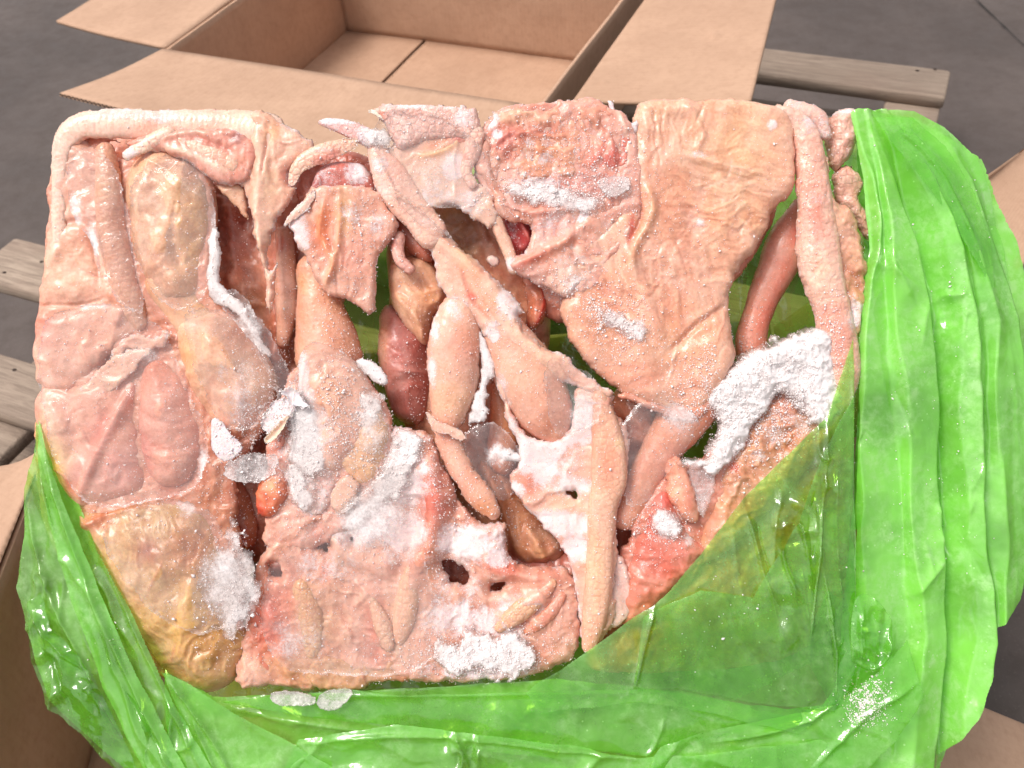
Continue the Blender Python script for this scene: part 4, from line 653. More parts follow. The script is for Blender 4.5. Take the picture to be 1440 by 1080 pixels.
p('skin_fold', poly=[(664, 215), (684, 190), (694, 215), (700, 260), (720, 290), (760, 300), (770, 312), (730, 318), (700, 305), (690, 270), (672, 250)], z=-10, H=12, Rd=12, base=(226, 172, 150), cn=.8, fr=.15, jag=(2.5, .1), wr=[(1.5, .03, .12, 60)])
p('skin_sheet', poly=[(690, 270), (720, 262), (780, 268), (850, 246), (886, 262), (892, 300), (886, 340), (850, 380), (812, 412), (790, 420), (762, 400), (730, 388), (716, 376), (724, 362), (752, 350), (746, 312), (700, 300)], z=-16, H=12, Rd=14, base=(220, 164, 148), cn=.8, jag=(3, .08), fr=.2, ef=(6, .6), blobs=[(820, 270, 40, (160, 92, 96), .75, 14, 10), (760, 290, 30, (216, 150, 132), .6), (780, 356, 40, (222, 136, 110), .75, 12, -25), (750, 366, 26, (214, 90, 74), .7, 5, -28), (850, 320, 40, (222, 156, 132), .7), (800, 385, 40, (222, 190, 170), .6)], frb=[(735, 268, 40, .85, 10), (775, 275, 30, .9, 14), (815, 300, 12, .9, 16), (810, 400, 20, .6), (775, 318, 30, .5), (800, 370, 30, .4)],
  strokes=[([(722, 374), (760, 358), (800, 336), (840, 305)], 8, 10, (226, 150, 124), .4), ([(700, 285), (740, 300), (800, 296)], 5, 6), ([(840, 305), (800, 350), (830, 390)], 6, -4)], rough=1.6)
p('wing', limb=[(694, 300, 10), (704, 328, 10), (716, 356, 9), (722, 378, 8)], z=-14, base=(228, 184, 158), fr=.15, ring=(9, .8), frb=[(720, 372, 12, .8)], pore=.4)
p('giblet', poly=[(704, 304), (750, 304), (758, 330), (752, 352), (730, 358), (712, 340)], z=-46, H=18, Rd=16, base=(186, 62, 62), cn=1.2, fr=.12, strokes=[([(715, 310), (735, 350)], 4, -7), ([(728, 308), (748, 345)], 4, 6, (206, 110, 100), .5)], frb=[(720, 325, 10, .5, 22)], label='deep red giblet in a hollow')
p('ice_shard', poly=[(682, 362), (694, 356), (706, 366), (700, 378), (686, 374)], z=-40, H=5, Rd=6, base=(232, 200, 186), fr=.3, sm=1, cn=.2)
p('ice_shard', mat=M_ICE, poly=[(836, 250), (868, 246), (888, 250), (884, 272), (850, 278)], z=2, H=4, Rd=5, base=(216, 176, 166), fr=.35, sm=1, jag=(1.5, .1), cn=.3)
p('ice_shard', poly=[(852, 142), (862, 140), (866, 156), (884, 172), (900, 168), (896, 190), (878, 180), (862, 165)], z=-14, H=4, Rd=6, base=WH, fr=.45, sm=1, jag=(2, .1), cn=.3)
# --- right-hand legs
p('leg', limb=[(1126, 292, 14), (1116, 320, 24), (1104, 350, 31), (1092, 380, 27), (1076, 412, 23), (1064, 446, 21), (1056, 480, 23), (1058, 512, 22)], z=-86, base=(218, 146, 122), cn=.7, blobs=[(1118, 336, 16, (196, 64, 60), .7), (1120, 362, 12, (232, 176, 150), .7), (1092, 340, 20, (216, 150, 130), .6), (1078, 440, 10, (196, 84, 66), .5, 60, 20)], fr=.06, bl=6, pore=.8)
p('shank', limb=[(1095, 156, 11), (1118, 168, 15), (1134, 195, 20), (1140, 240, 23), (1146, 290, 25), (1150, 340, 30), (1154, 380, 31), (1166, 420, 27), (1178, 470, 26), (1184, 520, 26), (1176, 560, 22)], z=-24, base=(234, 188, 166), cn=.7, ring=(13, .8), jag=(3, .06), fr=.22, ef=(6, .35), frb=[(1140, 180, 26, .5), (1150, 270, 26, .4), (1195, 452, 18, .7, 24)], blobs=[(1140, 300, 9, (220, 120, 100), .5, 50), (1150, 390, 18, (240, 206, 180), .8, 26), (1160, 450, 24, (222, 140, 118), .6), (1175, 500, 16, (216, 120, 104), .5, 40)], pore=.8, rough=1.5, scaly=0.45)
p('skin_sheet', poly=[(1160, 200), (1168, 262), (1176, 290), (1194, 292), (1206, 318), (1214, 350), (1220, 395), (1212, 440), (1208, 470), (1190, 530), (1172, 566), (1165, 500), (1160, 420), (1165, 350), (1150, 290)], z=-34, H=16, Rd=14, base=(222, 172, 142), cn=.9, jag=(4, .08), fr=.2, ef=(5, .35), frb=[(1198, 440, 18, .7, 22), (1190, 510, 16, .6, 30)], blobs=[(1195, 380, 20, (206, 150, 112), .6, 40), (1205, 425, 8, (226, 196, 130), .7)], rough=2, wr=[(1.5, .04, .06, 60)])
p('foot', poly=[(1164, 168), (1178, 154), (1198, 153), (1209, 162), (1210, 185), (1200, 214), (1184, 236), (1170, 242), (1162, 210)], z=-56, H=26, Rd=22, base=(228, 184, 162), cn=.7, jag=(2, .1), fr=.25, ef=(5, .3), frb=[(1185, 160, 22, .6, 8)], wr=[(1.6, .05, .09, 110)], pore=.6, scaly=0.9)
p('foot', poly=[(1168, 240), (1192, 232), (1210, 246), (1216, 268), (1204, 275), (1222, 310), (1224, 345), (1206, 320), (1190, 292), (1176, 286)], z=-62, H=18, Rd=14, base=(228, 188, 166), cn=.9, jag=(3, .1), fr=.15, rough=1.5, scaly=0.9)
p('shank', limb=[(1112, 150, 10), (1130, 158, 14), (1150, 168, 14), (1160, 190, 10)], z=-34, base=(232, 190, 172), fr=.4, ring=(9, .8), pore=.4, jag=(2, .1), scaly=0.45)
p('membrane', poly=[(866, 790), (890, 720), (930, 660), (1000, 640), (1090, 560), (1170, 560), (1170, 600), (1000, 790), (890, 885)], z=-38, H=14, Rd=16, base=(208, 138, 116), cn=1.1, jag=(4, .07), fr=.15, rough=1.5, holes=[[(960, 600), (996, 600), (990, 640), (955, 640)], [(866, 724), (884, 724), (886, 764), (866, 768)]])
# --- frost heap and lower right
p('frost_patch', poly=[(992, 552), (1030, 522), (1064, 500), (1098, 482), (1150, 470), (1172, 510), (1172, 580), (1150, 590), (1118, 556), (1092, 546), (1062, 572), (1036, 610), (1010, 648), (996, 640), (1024, 596), (1004, 576)], z=-34, H=22, Rd=20, base=WH, fr=.9, jag=(8, .07), cn=.15, rough=2.0, press=None, frostnoise=.2)
p('frost_patch', mat=M_ICE, fade=11, poly=[(975, 556), (990, 530), (1028, 512), (1060, 490), (1095, 470), (1130, 460), (1160, 458), (1180, 500), (1184, 560), (1172, 600), (1140, 604), (1112, 570), (1092, 556), (1068, 586), (1050, 622), (1026, 652), (1000, 672), (980, 656), (990, 620), (1014, 600), (990, 584)], z=-26, H=26, Rd=26, base=WH, fr=.85, jag=(8, .07), cn=.15, rough=2.0, wr=[(2.0, .05, .05, 0), (1.6, .14, .14, 0)], press=None, frostnoise=.2, blobs=[(1150, 520, 20, (232, 196, 190), .6)], label='heap of crumbly white frost')
p('carcass', poly=[(1010, 660), (1034, 620), (1060, 580), (1092, 548), (1112, 552), (1145, 585), (1185, 570), (1180, 600), (1110, 690), (1040, 760), (990, 800), (975, 770), (992, 720)], z=-40, H=26, Rd=26, base=(206, 150, 112), cn=1.0, fr=.14, wr=[(3.4, .012, .05, 118, (1040, 670, 80)), (2.0, .05, .05, 0, (1110, 600, 70))], blobs=[(1090, 570, 24, (190, 116, 92), .7), (1026, 655, 8, (200, 70, 60), .7), (1010, 720, 26, (222, 164, 128), .7), (1130, 610, 30, (202, 140, 98), .7)], frb=[(1080, 610, 30, .5, 24), (1120, 590, 26, .55), (1060, 640, 14, .5)], rough=2)
p('bone_end', poly=[(934, 652), (948, 640), (964, 652), (976, 690), (986, 728), (974, 738), (955, 730), (940, 700)], z=-26, H=20, Rd=16, jag=(3, .08), base=(226, 160, 132), cn=.8, fr=.1, blobs=[(948, 690, 10, (236, 190, 160), .7), (966, 700, 8, (214, 116, 92), .6, 24)], pore=.2, rough=.6)
p('ice_shard', mat=M_ICE, poly=[(962, 655), (985, 648), (1010, 650), (1004, 700), (990, 730), (984, 722), (975, 690)], z=-14, H=4, Rd=6, base=(232, 206, 184), fr=.22, sm=1, jag=(2, .1), cn=.3, ef=(3, .3), label='flat pale ice shard')
p('frost_patch', mat=M_ICE, fade=11, poly=[(950, 650), (968, 640), (990, 646), (1012, 636), (1010, 652), (985, 660), (962, 660)], z=-8, H=8, Rd=8, base=WH, fr=.9, jag=(4, .1), cn=.1, rough=2)
p('giblet', poly=[(900, 722), (918, 684), (936, 676), (946, 700), (962, 735), (982, 760), (1000, 764), (985, 790), (948, 830), (905, 872), (868, 884), (862, 850), (868, 806), (884, 770)], z=-44, H=34, Rd=34, base=(210, 120, 100), cn=1.0, fr=.1, blobs=[(905, 720, 20, (176, 70, 66), .7), (912, 830, 40, (218, 134, 106), .7), (930, 790, 24, (206, 104, 84), .6), (885, 860, 20, (226, 160, 130), .6), (930, 700, 10, (206, 66, 66), .7)], frb=[(935, 735, 24, .9, 20), (965, 755, 14, .6), (908, 690, 12, .7), (900, 790, 10, .5)], rough=1.6, bl=4)
p('frost_patch', mat=M_ICE, fade=11, poly=[(914, 725), (925, 714), (945, 722), (960, 740), (955, 760), (930, 752), (914, 742)], z=-10, H=8, Rd=8, base=WH, fr=.85, jag=(4, .1), cn=.1, rough=2)
p('skin_sheet', poly=[(862, 770), (872, 776), (884, 790), (890, 830), (884, 870), (862, 886), (840, 905), (846, 870), (860, 830)], z=-24, H=6, Rd=8, base=(230, 192, 178), fr=.3, jag=(3, .1), ef=(5, .4), cn=.4)
p('frost_patch', mat=M_ICE, fade=11, poly=[(600, 905), (640, 890), (700, 886), (750, 900), (764, 920), (750, 942), (700, 950), (640, 952), (606, 940)], z=-6, H=10, Rd=16, base=WH, fr=.72, jag=(16, .05), cn=.2, rough=1.6, wr=[(1.4, .09, .09, 0)])
p('frost_patch', mat=M_ICE, fade=11, poly=[(545, 640), (556, 612), (580, 602), (602, 612), (600, 640), (585, 664), (560, 690), (530, 720), (500, 740), (480, 748), (486, 720), (520, 690), (536, 664)], z=-2, H=7, Rd=14, base=WH, fr=.75, jag=(13, .05), cn=.15, rough=1.5)
# --- clear films of ice
for q, zz, fb, st in (
    ([(112, 200), (150, 214), (176, 260), (184, 330), (205, 420), (200, 450), (150, 410), (128, 330), (95, 300), (95, 240)], 4, [(102, 296, 14, .6, 26), (128, 350, 10, .7, 40), (126, 412, 18, .6, 10)], [([(92, 300), (108, 320), (128, 370), (160, 400), (184, 432)], 5, 10), ([(100, 280), (124, 300)], 3, 7), ([(120, 412), (150, 430)], 4, 7), ([(95, 290), (120, 302)], 3, 4)]),
    ([(204, 226), (240, 216), (280, 232), (302, 270), (306, 330), (300, 380), (290, 420), (240, 440), (205, 400), (182, 330), (182, 270)], 12, [(300, 340, 8, .6, 60)], [([(215, 236), (300, 292)], 3, 4)]),
    ([(60, 440), (160, 424), (212, 444), (236, 470), (262, 540), (292, 612), (296, 640), (282, 684), (240, 700), (130, 720), (80, 660), (56, 560), (54, 500)], 6, [(286, 660, 8, .7, 30), (205, 500, 30, .3, 10), (128, 428, 22, .5, 8)], [([(236, 474), (262, 545), (294, 612)], 3, 7), ([(100, 712), (150, 620), (212, 512)], 5, 8), ([(160, 585), (200, 545)], 4, 6), ([(60, 600), (100, 590)], 3, 4), ([(200, 574), (270, 578)], 2, 3)]),
    ([(250, 440), (300, 430), (350, 452), (385, 530), (388, 570), (350, 610), (310, 600), (280, 540)], 12, [(345, 540, 22, .35, 40)], [([(262, 450), (310, 560)], 4, 4)]),
    ([(546, 262), (590, 296), (640, 330), (636, 340), (600, 322), (570, 300)], 16, [(600, 310, 20, .3, 5)], [([(560, 276), (632, 334)], 3, 5)]),
    ([(130, 740), (200, 706), (280, 700), (330, 770), (345, 840), (300, 900), (240, 880), (180, 830)], 12, [(310, 800, 26, .5, 30), (260, 710, 14, .6, 20)], [([(150, 740), (260, 705)], 5, 5)]),
    ([(300, 420), (330, 400), (360, 440), (400, 500), (420, 560), (400, 600), (385, 540), (350, 470)], 2, [(350, 460, 20, .5, 40)], [([(320, 430), (390, 540)], 3, 4)]),
    ([(420, 480), (470, 486), (510, 510), (548, 590), (560, 640), (500, 720), (440, 730), (400, 690), (410, 600)], 12, [(430, 600, 40, .45, 60), (520, 600, 20, .4, 40)], [([(440, 500), (460, 600), (500, 690)], 4, 4), ([(420, 640), (540, 610)], 3, 3)]),
    ([(650, 600), (700, 590), (740, 640), (720, 700), (690, 700), (655, 650)], -20, [(700, 640, 16, .5)], []),
    ([(470, 720), (560, 640), (600, 680), (590, 800), (640, 880), (600, 950), (470, 950), (380, 940), (360, 840), (400, 760)], 8, [(520, 720, 50, .5, 40), (420, 900, 40, .3)], [([(480, 760), (560, 860)], 4, 3), ([(400, 860), (520, 840)], 4, 3)]),
    ([(520, 160), (600, 150), (680, 200), (700, 290), (640, 290), (570, 290), (530, 230)], 14, [(610, 240, 40, .3, 30)], [([(545, 250), (640, 200)], 3, 4)]),
    ([(870, 560), (1000, 570), (960, 640), (900, 720), (872, 700)], -10, [(960, 580, 30, .4)], []),
    ([(760, 500), (800, 505), (850, 545), (840, 600), (800, 620), (770, 600)], 12, [(820, 580, 20, .5, 30)], [])):
    p('ice_film', poly=q, z=zz, H=5, Rd=12, base=WH, fr=.05, frb=fb, strokes=st, ef=(3, .35), jag=(3, .06), mat=M_ICE, single=True, g=2.6, hm=False, rough=1.6, cn=0)
# backing ice between the birds, seen only edge-on
# --- loose frost grains and flakes lying on the surfaces
def grains(name, n, blobs, parent, size=(.8, 2.4), flat=.6, off=None):
    w = np.array([b[4]*b[2]*b[3] for b in blobs], float); w /= w.sum(); k = rng.choice(len(blobs), n, p=w); B_ = np.array([b[:4] for b in blobs], float)[k]
    x = B_[:, 0]+rng.normal(0, .5, n)*B_[:, 2]; y = B_[:, 1]+rng.normal(0, .5, n)*B_[:, 3]
    cl = fbm(x*.09, y*.09, 77, 3)+fbm(x*.3, y*.3, 78, 2)*.6; keep = cl > rng.uniform(-.9, .35, n); x, y = x[keep], y[keep]
    xi = np.clip(x.astype(int), 0, 1459); yi = np.clip(y.astype(int), 0, 1099); z = HMAP[yi, xi]; ok = z > -75; x, y, z = x[ok], y[ok], z[ok]; n = len(x)
    s = np.exp(rng.normal(0, .45, n))*(size[0]+size[1])/3.2; s = np.clip(s, size[0], size[1]*1.8)
    T = np.array([[1, 0, 0], [-1, 0, 0], [0, 1, 0], [0, -1, 0], [0, 0, 1], [0, 0, -1]], float); FC = np.array([[0, 2, 4], [2, 1, 4], [1, 3, 4], [3, 0, 4], [2, 0, 5], [1, 2, 5], [3, 1, 5], [0, 3, 5]])
    V = np.repeat(T[None], n, 0)*rng.uniform(.45, 1.25, (n, 6, 1)); V[:, :, 2] *= flat
    q = rng.normal(size=(n, 4)); q /= np.linalg.norm(q, axis=1)[:, None]; a, b, c_, d = q.T
    Rm = np.stack([1-2*(c_*c_+d*d), 2*(b*c_-a*d), 2*(b*d+a*c_), 2*(b*c_+a*d), 1-2*(b*b+d*d), 2*(c_*d-a*b), 2*(b*d-a*c_), 2*(c_*d+a*b), 1-2*(b*b+c_*c_)], 1).reshape(n, 3, 3)
    V = np.einsum('nij,nkj->nki', Rm, V)*s[:, None, None]; sc = (DIST-z*PX)/DIST
    V[:, :, 0] += ((x-720)*sc)[:, None]; V[:, :, 1] += (-(y-540)*sc)[:, None]; V[:, :, 2] += (z+s*.25)[:, None]
    F = (FC[None]+(np.arange(n)*6)[:, None, None]).reshape(-1, 3)
    o = mesh_obj(name, V.reshape(-1, 3)*PX, F, M_FROST, parent, OFF, smooth=False); o['kind'] = 'stuff'; return o
GB = [(600, 560, 600, 420, .18), (760, 200, 130, 80, .8), (850, 220, 50, 60, .8), (500, 320, 90, 110, .5), (590, 160, 120, 30, .8), (520, 200, 50, 30, 1.5), (790, 275, 120, 34, 2.2), (880, 460, 60, 50, 2.0), (840, 440, 30, 30, 2), (1080, 540, 140, 90, 2.6), (1030, 610, 60, 60, 2.4), (1110, 600, 80, 70, 1.4),
      (450, 600, 120, 130, 1.4), (420, 560, 50, 50, 2), (560, 660, 90, 100, .9), (680, 925, 150, 50, 2.4), (1190, 460, 40, 90, 1.4), (1140, 230, 50, 150, .5), (350, 590, 70, 80, .9), (930, 735, 60, 50, 1.6), (320, 830, 60, 100, .8), (640, 760, 200, 140, .35), (990, 560, 80, 60, 1.0), (280, 700, 420, 500, .1), (880, 330, 120, 140, .35), (800, 400, 50, 30, 1.5), (700, 450, 60, 100, .4)]
grains('frost_grains', 62000, GB, blk, (.8, 1.9))
grains('frost_clumps', 900, [b for b in GB if b[4] >= 1.4], blk, (1.4, 2.6), .5)
grains('ice_flakes', 160, [(400, 600, 90, 90, 1), (330, 800, 60, 90, 1), (780, 280, 90, 30, .6), (1080, 545, 120, 90, .6)], blk, (2.5, 5.5), .2)
# ------------------------------------------------------------------ the green bag
bag = empty('green_plastic_bag', ROOT_M, 'crumpled translucent green plastic bag pulled down around the frozen block', 'plastic bag')
HK = HMAP.copy()
def f(name, poly, z, op=.55, folds=(), crum=(5, .012, .05, 90), H=.6, Rd=6, slope=(0, 0), sm=0, jag=(1.0, .02), ex=None, g=2.2, mat=None, loc=()):
    # film: big soft folds + sharp creases + crumple along one direction
    am, fa, fc, an = crum; an = math.radians(an); sd = random.randint(0, 9999)
    def extra(X, Y, s):
        U = X*math.cos(an)+Y*math.sin(an); V = -X*math.sin(an)+Y*math.cos(an); wp = fbm(X*.008, Y*.008, sd, 3)*1.5
        h = am*(np.abs(fbm(U*fa+wp*.5, V*fc*.7+wp*.5, sd+3, 2, .35))*-2.2+.6)
        q = ridge(U*fa*2+wp, V*fc*.9+wp, sd+9, 1); h += am*.10*np.maximum(q-.86, 0)*8
        for s_ in folds:
            d, tt = line_d(X, Y, s_[0]); k = np.exp(-d/s_[1]) if len(s_) < 4 else np.exp(-(d/s_[1])**2)
            h += s_[2]*k*np.clip(np.minimum(tt, 1-tt)*5+.15, 0, 1)
        for (lx, ly, rx_, ry_, la, lf) in loc:
            k = np.exp(-(((X-lx)/rx_)**2+((Y-ly)/ry_)**2)**2); fx = fbm(X*lf, Y*lf*.6, sd+31, 2, .4); h += la*k*(1-2*np.abs(fx)**.8)
        if ex is not None: h = h+ex(X, Y)
        return h
    return piece(name, bag, poly=poly, z=z, H=H, Rd=Rd, back=0, mat=mat or M_FILM, single=True, fr=op, frostnoise=.5, ff=.012, sm=sm, jag=jag, cn=0, rough=0, extra=extra, hm=True, slope=slope, bl=0, g=g)
# back of the bag, behind the birds
f('bag_back', [(150, 290), (420, 300), (545, 300), (700, 200), (1225, 170), (1260, 600), (1210, 900), (1000, 1000), (300, 1010), (110, 800), (110, 590)], -215, .35, g=5)
# --- right-hand bunch: outer film and pleats fanning from the corner
LY = [155, 250, 350, 450, 600, 750, 900, 1080]
LAT = [([1196, 1210, 1222, 1206, 1190, 1180, 1160, 1150], 0), ([1204, 1216, 1228, 1214, 1202, 1201, 1203, 1190], 20), ([1212, 1228, 1240, 1250, 1258, 1262, 1270, 1240], 6), ([1214, 1232, 1247, 1258, 1266, 1274, 1286, 1266], 22), ([1224, 1262, 1290, 1306, 1318, 1326, 1330, 1318], 10), ([1228, 1270, 1300, 1318, 1326, 1334, 1338, 1326], -22), ([1234, 1284, 1328, 1348, 1346, 1352, 1362, 1340], 14),
       ([1244, 1300, 1345, 1372, 1374, 1382, 1394, 1360], 26), ([1250, 1312, 1358, 1384, 1384, 1392, 1400, 1364], 0), ([1262, 1330, 1372, 1400, 1404, 1408, 1410, 1370], 12), ([1285, 1350, 1392, 1420, 1428, 1430, 1424, 1378], 0), ([1300, 1372, 1412, 1440, 1452, 1448, 1436, 1384], -10), ([1330, 1395, 1432, 1462, 1480, 1480, 1470, 1420], -50)]
def lattice(X, Y):
    h = np.zeros(X.shape); xs = [np.interp(Y, LY, l[0])+fbm(X*.003, Y*.007, 91+3*i_, 3)*13 for i_, l in enumerate(LAT)]; xs = list(np.maximum.accumulate(np.array(xs), 0))
    k_ = np.clip((Y-150)/160, .25, 1)
    for (xa, (_, ha), xb, (_, hb)) in zip(xs[:-1], LAT[:-1], xs[1:], LAT[1:]):
        t = np.clip((X-xa)/np.maximum(xb-xa, 1), 0, 1); m = (X >= xa) & (X < xb); tt = t**1.25 if hb > ha else 1-(1-t)**1.25; h = np.where(m, ha+(hb-ha)*tt, h)
    h = np.where(X >= xs[-1], LAT[-1][1], h)*k_; 
    for i_ in range(16):                             # slack creases slanting across the folds
        rr = random.Random(500+i_); x_, y_ = rr.uniform(1210, 1430), rr.uniform(260, 1040); an = rr.choice((1.0, 1.25, 1.9, 2.2, .5))+rr.gauss(0, .15); ln_ = rr.uniform(40, 110)
        d, tt = line_d(X, Y, [(x_, y_), (x_+math.cos(an)*ln_*.5+rr.gauss(0, 5), y_+math.sin(an)*ln_*.5), (x_+math.cos(an)*ln_, y_+math.sin(an)*ln_)]); h = h+rr.choice((-5, 5, 7))*np.exp(-d/rr.uniform(4, 9))*np.clip(np.minimum(tt, 1-tt)*4, 0, 1)
    return blur(h, 2)+fbm(X*.012, Y*.004, 93, 3)*4+fbm(X*.03, Y*.014, 97, 2)*1.5
f('bag_side', [(1196, 158), (1206, 153), (1285, 157), (1332, 178), (1384, 218), (1410, 262), (1436, 335), (1452, 420), (1460, 560), (1456, 800), (1440, 846), (1398, 888), (1396, 912), (1372, 990), (1322, 1085), (1322, 1130), (1150, 1130), (1150, 1000), (1196, 930), (1200, 700), (1205, 480), (1222, 350), (1214, 250)], -30, .85, g=1.6, ex=lattice, crum=(1, .006, .03, 78), loc=[(1335, 430, 18, 40, 7, .05), (1225, 900, 26, 40, 6, .05)])
f('bag_side', [(1200, 165), (1290, 165), (1380, 225), (1430, 340), (1448, 430), (1452, 800), (1390, 890), (1320, 1085), (1160, 1120), (1200, 700), (1215, 350)], -95, .9, g=4, crum=(6, .006, .03, 78))
f('bag_pleat', [(1222, 160), (1282, 166), (1330, 205), (1372, 270), (1398, 340), (1402, 410), (1372, 362), (1332, 300), (1290, 246), (1250, 200)], -14, .3, slope=(-.1, 0), crum=(2, .008, .03, 50), folds=[([(1240, 170), (1310, 230), (1380, 350)], 5, 9), ([(1260, 170), (1350, 260)], 3, 5)])
# dull gap between pleats
# --- film drawn over the block's lower right corner
f('bag_front', [(1206, 474), (1168, 585), (1130, 622), (1090, 660), (1048, 700), (985, 780), (940, 834), (920, 852), (880, 876), (830, 912), (790, 940), (756, 958), (740, 972), (760, 1000), (900, 985), (1000, 1000), (1120, 1030), (1180, 990), (1204, 930), (1200, 700)], 16, .24, g=1.6, slope=(.0, .05), loc=[(1120, 760, 36, 80, 9, .03), (1165, 640, 20, 60, 6, .03), (1170, 900, 26, 70, 5, .03)], crum=(4, .006, .02, 60), jag=(.6, .02),
  folds=[([(1046, 704), (1062, 760), (1074, 810), (1098, 860), (1134, 920)], 3, 7), ([(1050, 724), (1066, 735), (1072, 770), (1100, 850), (1128, 900)], 2.6, -6), ([(1092, 762), (1112, 810), (1118, 850), (1136, 890)], 3.2, 8), ([(1128, 796), (1132, 850), (1134, 880)], 3.4, 7), ([(1168, 590), (1160, 680), (1150, 780), (1138, 880), (1136, 940)], 4.5, 12), ([(1152, 776), (1164, 850), (1172, 930), (1170, 992)], 3.2, 9), ([(1102, 690), (1090, 740), (1088, 800)], 6, 7), ([(1030, 740), (1040, 820), (1060, 900)], 5, 4), ([(922, 850), (905, 910), (890, 965)], 4, 7), ([(1205, 500), (1202, 700), (1200, 920)], 5, 9), ([(1110, 700), (1140, 720), (1146, 760)], 9, 10, 1), ([(1100, 770), (1130, 760)], 5, -5), ([(1115, 730), (1135, 745)], 4, -5), ([(1075, 800), (1095, 880), (1120, 950)], 4, 7), ([(1180, 640), (1176, 760), (1184, 860)], 5, 8)])
f('bag_front', [(905, 866), (985, 830), (1060, 840), (1130, 720), (1160, 640), (1204, 560), (1204, 930), (1172, 1000), (1050, 985), (960, 968), (890, 966)], 24, .13, g=1.6, slope=(0, .05), loc=[(1110, 850, 36, 80, 7, .025)], crum=(4, .006, .02, 60), folds=[([(922, 852), (906, 906), (892, 966)], 3, 7), ([(1100, 700), (1128, 750), (1140, 830)], 6, 12), ([(1150, 690), (1140, 800)], 5, -9), ([(1112, 720), (1100, 780), (1120, 840)], 5, 9)])
f('bag_fold', [(1140, 880), (1165, 830), (1202, 860), (1204, 940), (1172, 998), (1150, 960), (1136, 930)], 16, .12, crum=(5, .01, .04, 85), folds=[([(1154, 850), (1166, 910), (1171, 992)], 2, 10)])
f('bag_fold', [(1198, 840), (1220, 830), (1256, 870), (1258, 890), (1250, 930), (1226, 946), (1204, 936), (1196, 926)], 30, .2, g=1.4, loc=[(1228, 890, 30, 46, 9, .05)], crum=(5, .02, .05, 80), folds=[([(1206, 860), (1208, 925)], 3, 8), ([(1254, 884), (1244, 926), (1226, 940), (1202, 930)], 3, 8)], sm=2)
# --- bottom: the slack film in front of the foot of the block
f('bag_lip', [(230, 940), (300, 980), (470, 975), (620, 968), (780, 955), (900, 968), (1110, 1000), (1180, 990), (1200, 1110), (240, 1110)], -20, .5, slope=(0, .1), crum=(7, .006, .022, 4), folds=[([(300, 990), (600, 1040), (900, 1070)], 10, 10)])
f('bag_lip', [(310, 988), (430, 974), (480, 968), (560, 976), (700, 972), (890, 969), (960, 972), (1050, 994), (1120, 1010), (1000, 1040), (930, 1050), (910, 1062), (770, 1048), (700, 1040), (560, 1020), (440, 1010)], 2, .3, crum=(5, .006, .02, 6), folds=[([(450, 976), (700, 975), (930, 972)], 5, 7), ([(934, 1010), (920, 1050), (905, 1066)], 3, 6)], sm=0)
f('bag_lip', [(420, 1040), (560, 1018), (700, 1036), (800, 1048), (900, 1066), (1000, 1060), (1200, 1034), (1200, 1120), (380, 1120)], 20, .4, loc=[(655, 1060, 30, 30, 8, .05)], crum=(6, .008, .02, 8), folds=[([(640, 1030), (660, 1080)], 3, 9), ([(420, 1046), (600, 1034), (900, 1068)], 4, 8)], sm=0)
f('bag_lip', [(930, 1050), (990, 1030), (1100, 1010), (1180, 985), (1240, 940), (1275, 900), (1300, 980), (1260, 1040), (1180, 1120), (900, 1120), (920, 1060)], 20, .5, crum=(6, .008, .024, -35), folds=[([(1000, 1045), (1120, 1020), (1200, 960)], 4, 9), ([(1140, 1085), (1210, 1010), (1290, 960)], 4, 8)], sm=0)
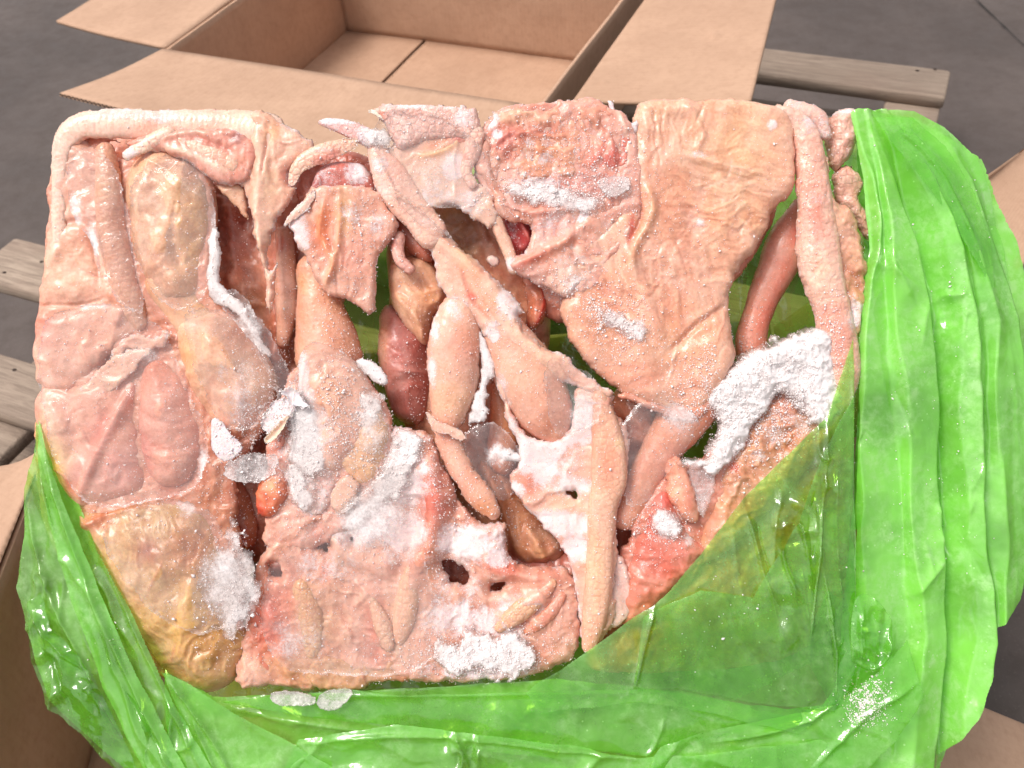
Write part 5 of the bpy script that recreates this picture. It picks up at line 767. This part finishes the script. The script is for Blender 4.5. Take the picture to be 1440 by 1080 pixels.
# --- left side
f('bag_side', [(46, 586), (58, 620), (74, 650), (108, 706), (140, 772), (168, 822), (196, 866), (236, 944), (262, 985), (286, 1022), (336, 1100), (215, 1100), (150, 1054), (62, 990), (40, 936), (22, 870), (10, 832), (16, 796), (24, 760), (22, 690), (40, 640)], -12, .4, slope=(.22, 0), loc=[(240, 1040, 50, 60, 10, .03), (60, 850, 30, 80, 7, .04)], crum=(6, .006, .03, 62),
  folds=[([(48, 600), (62, 700), (100, 800), (160, 920), (240, 1040), (280, 1100)], 6, 14), ([(50, 640), (90, 780), (150, 890), (200, 980)], 4, -9), ([(26, 700), (60, 820), (130, 950), (190, 1050)], 5, 9), ([(108, 710), (180, 850), (240, 960), (300, 1070)], 3, 7)], jag=(.8, .03))
f('bag_pleat', [(46, 590), (60, 640), (100, 740), (138, 830), (180, 910), (230, 1000), (290, 1100), (220, 1100), (150, 980), (100, 860), (60, 740), (44, 650)], 4, .5, slope=(.2, 0), crum=(5, .005, .04, 62), folds=[([(50, 620), (100, 770), (170, 920), (250, 1060)], 6, 10)])
f('bag_fold', [(30, 850), (52, 838), (70, 880), (110, 920), (140, 960), (196, 1060), (206, 1100), (140, 1056), (60, 992), (40, 936)], 0, .12, g=1.5, slope=(.2, 0), loc=[(90, 920, 70, 110, 9, .035)], crum=(5, .02, .04, 40), folds=[([(40, 860), (70, 900), (118, 940)], 3, 10), ([(50, 900), (100, 1000)], 3, -8)])
f('bag_pleat', [(228, 944), (262, 962), (330, 1006), (420, 1052), (470, 1080), (500, 1110), (296, 1110), (256, 1020)], 24, .5, crum=(7, .008, .03, 30), folds=[([(232, 948), (300, 1040), (330, 1100)], 4, 10), ([(270, 1010), (310, 1100)], 3, 8)])
def frost_on(blobs, n, name, size): return grains(name, n, blobs, bag, size, .5)
frost_on([(1220, 985, 30, 36, 1.5), (1205, 1000, 16, 30, 1)], 1600, 'frost_grains', (.6, 2.2))
frost_on([(1300, 600, 110, 380, 1), (1240, 330, 60, 100, 1), (1020, 860, 90, 90, .5), (160, 900, 60, 100, .4)], 500, 'frost_crumbs', (.8, 2.2))
# --- two flakes of ice lying on the bag
for i, (q, lb) in enumerate((([(380, 976), (400, 969), (442, 980), (446, 992), (420, 996), (384, 992)], 'thin dull ice flake on the green film below the block, left one of two'), ([(444, 994), (446, 976), (470, 968), (490, 970), (496, 976), (484, 992), (466, 1000)], 'rounded thin ice flake on the green film below the block, right one of two'))):
    r = empty('ice_flake', FACE@Matrix.Translation(((q[0][0]-720)*PX, -(q[0][1]-540)*PX, 16*PX)), lb, 'ice flake')
    o = piece('ice_body', None, poly=q, z=14, H=1.2, Rd=3, base=(206, 206, 170), fr=.35, sm=1, jag=(1.5, .1), mat=M_ICE, cn=.3, ef=(3, .3), g=1.5, hm=False)
    o.parent = r; o.matrix_local = r.matrix_world.inverted()@FACE
    r['group'] = 'ice flakes on the bag'
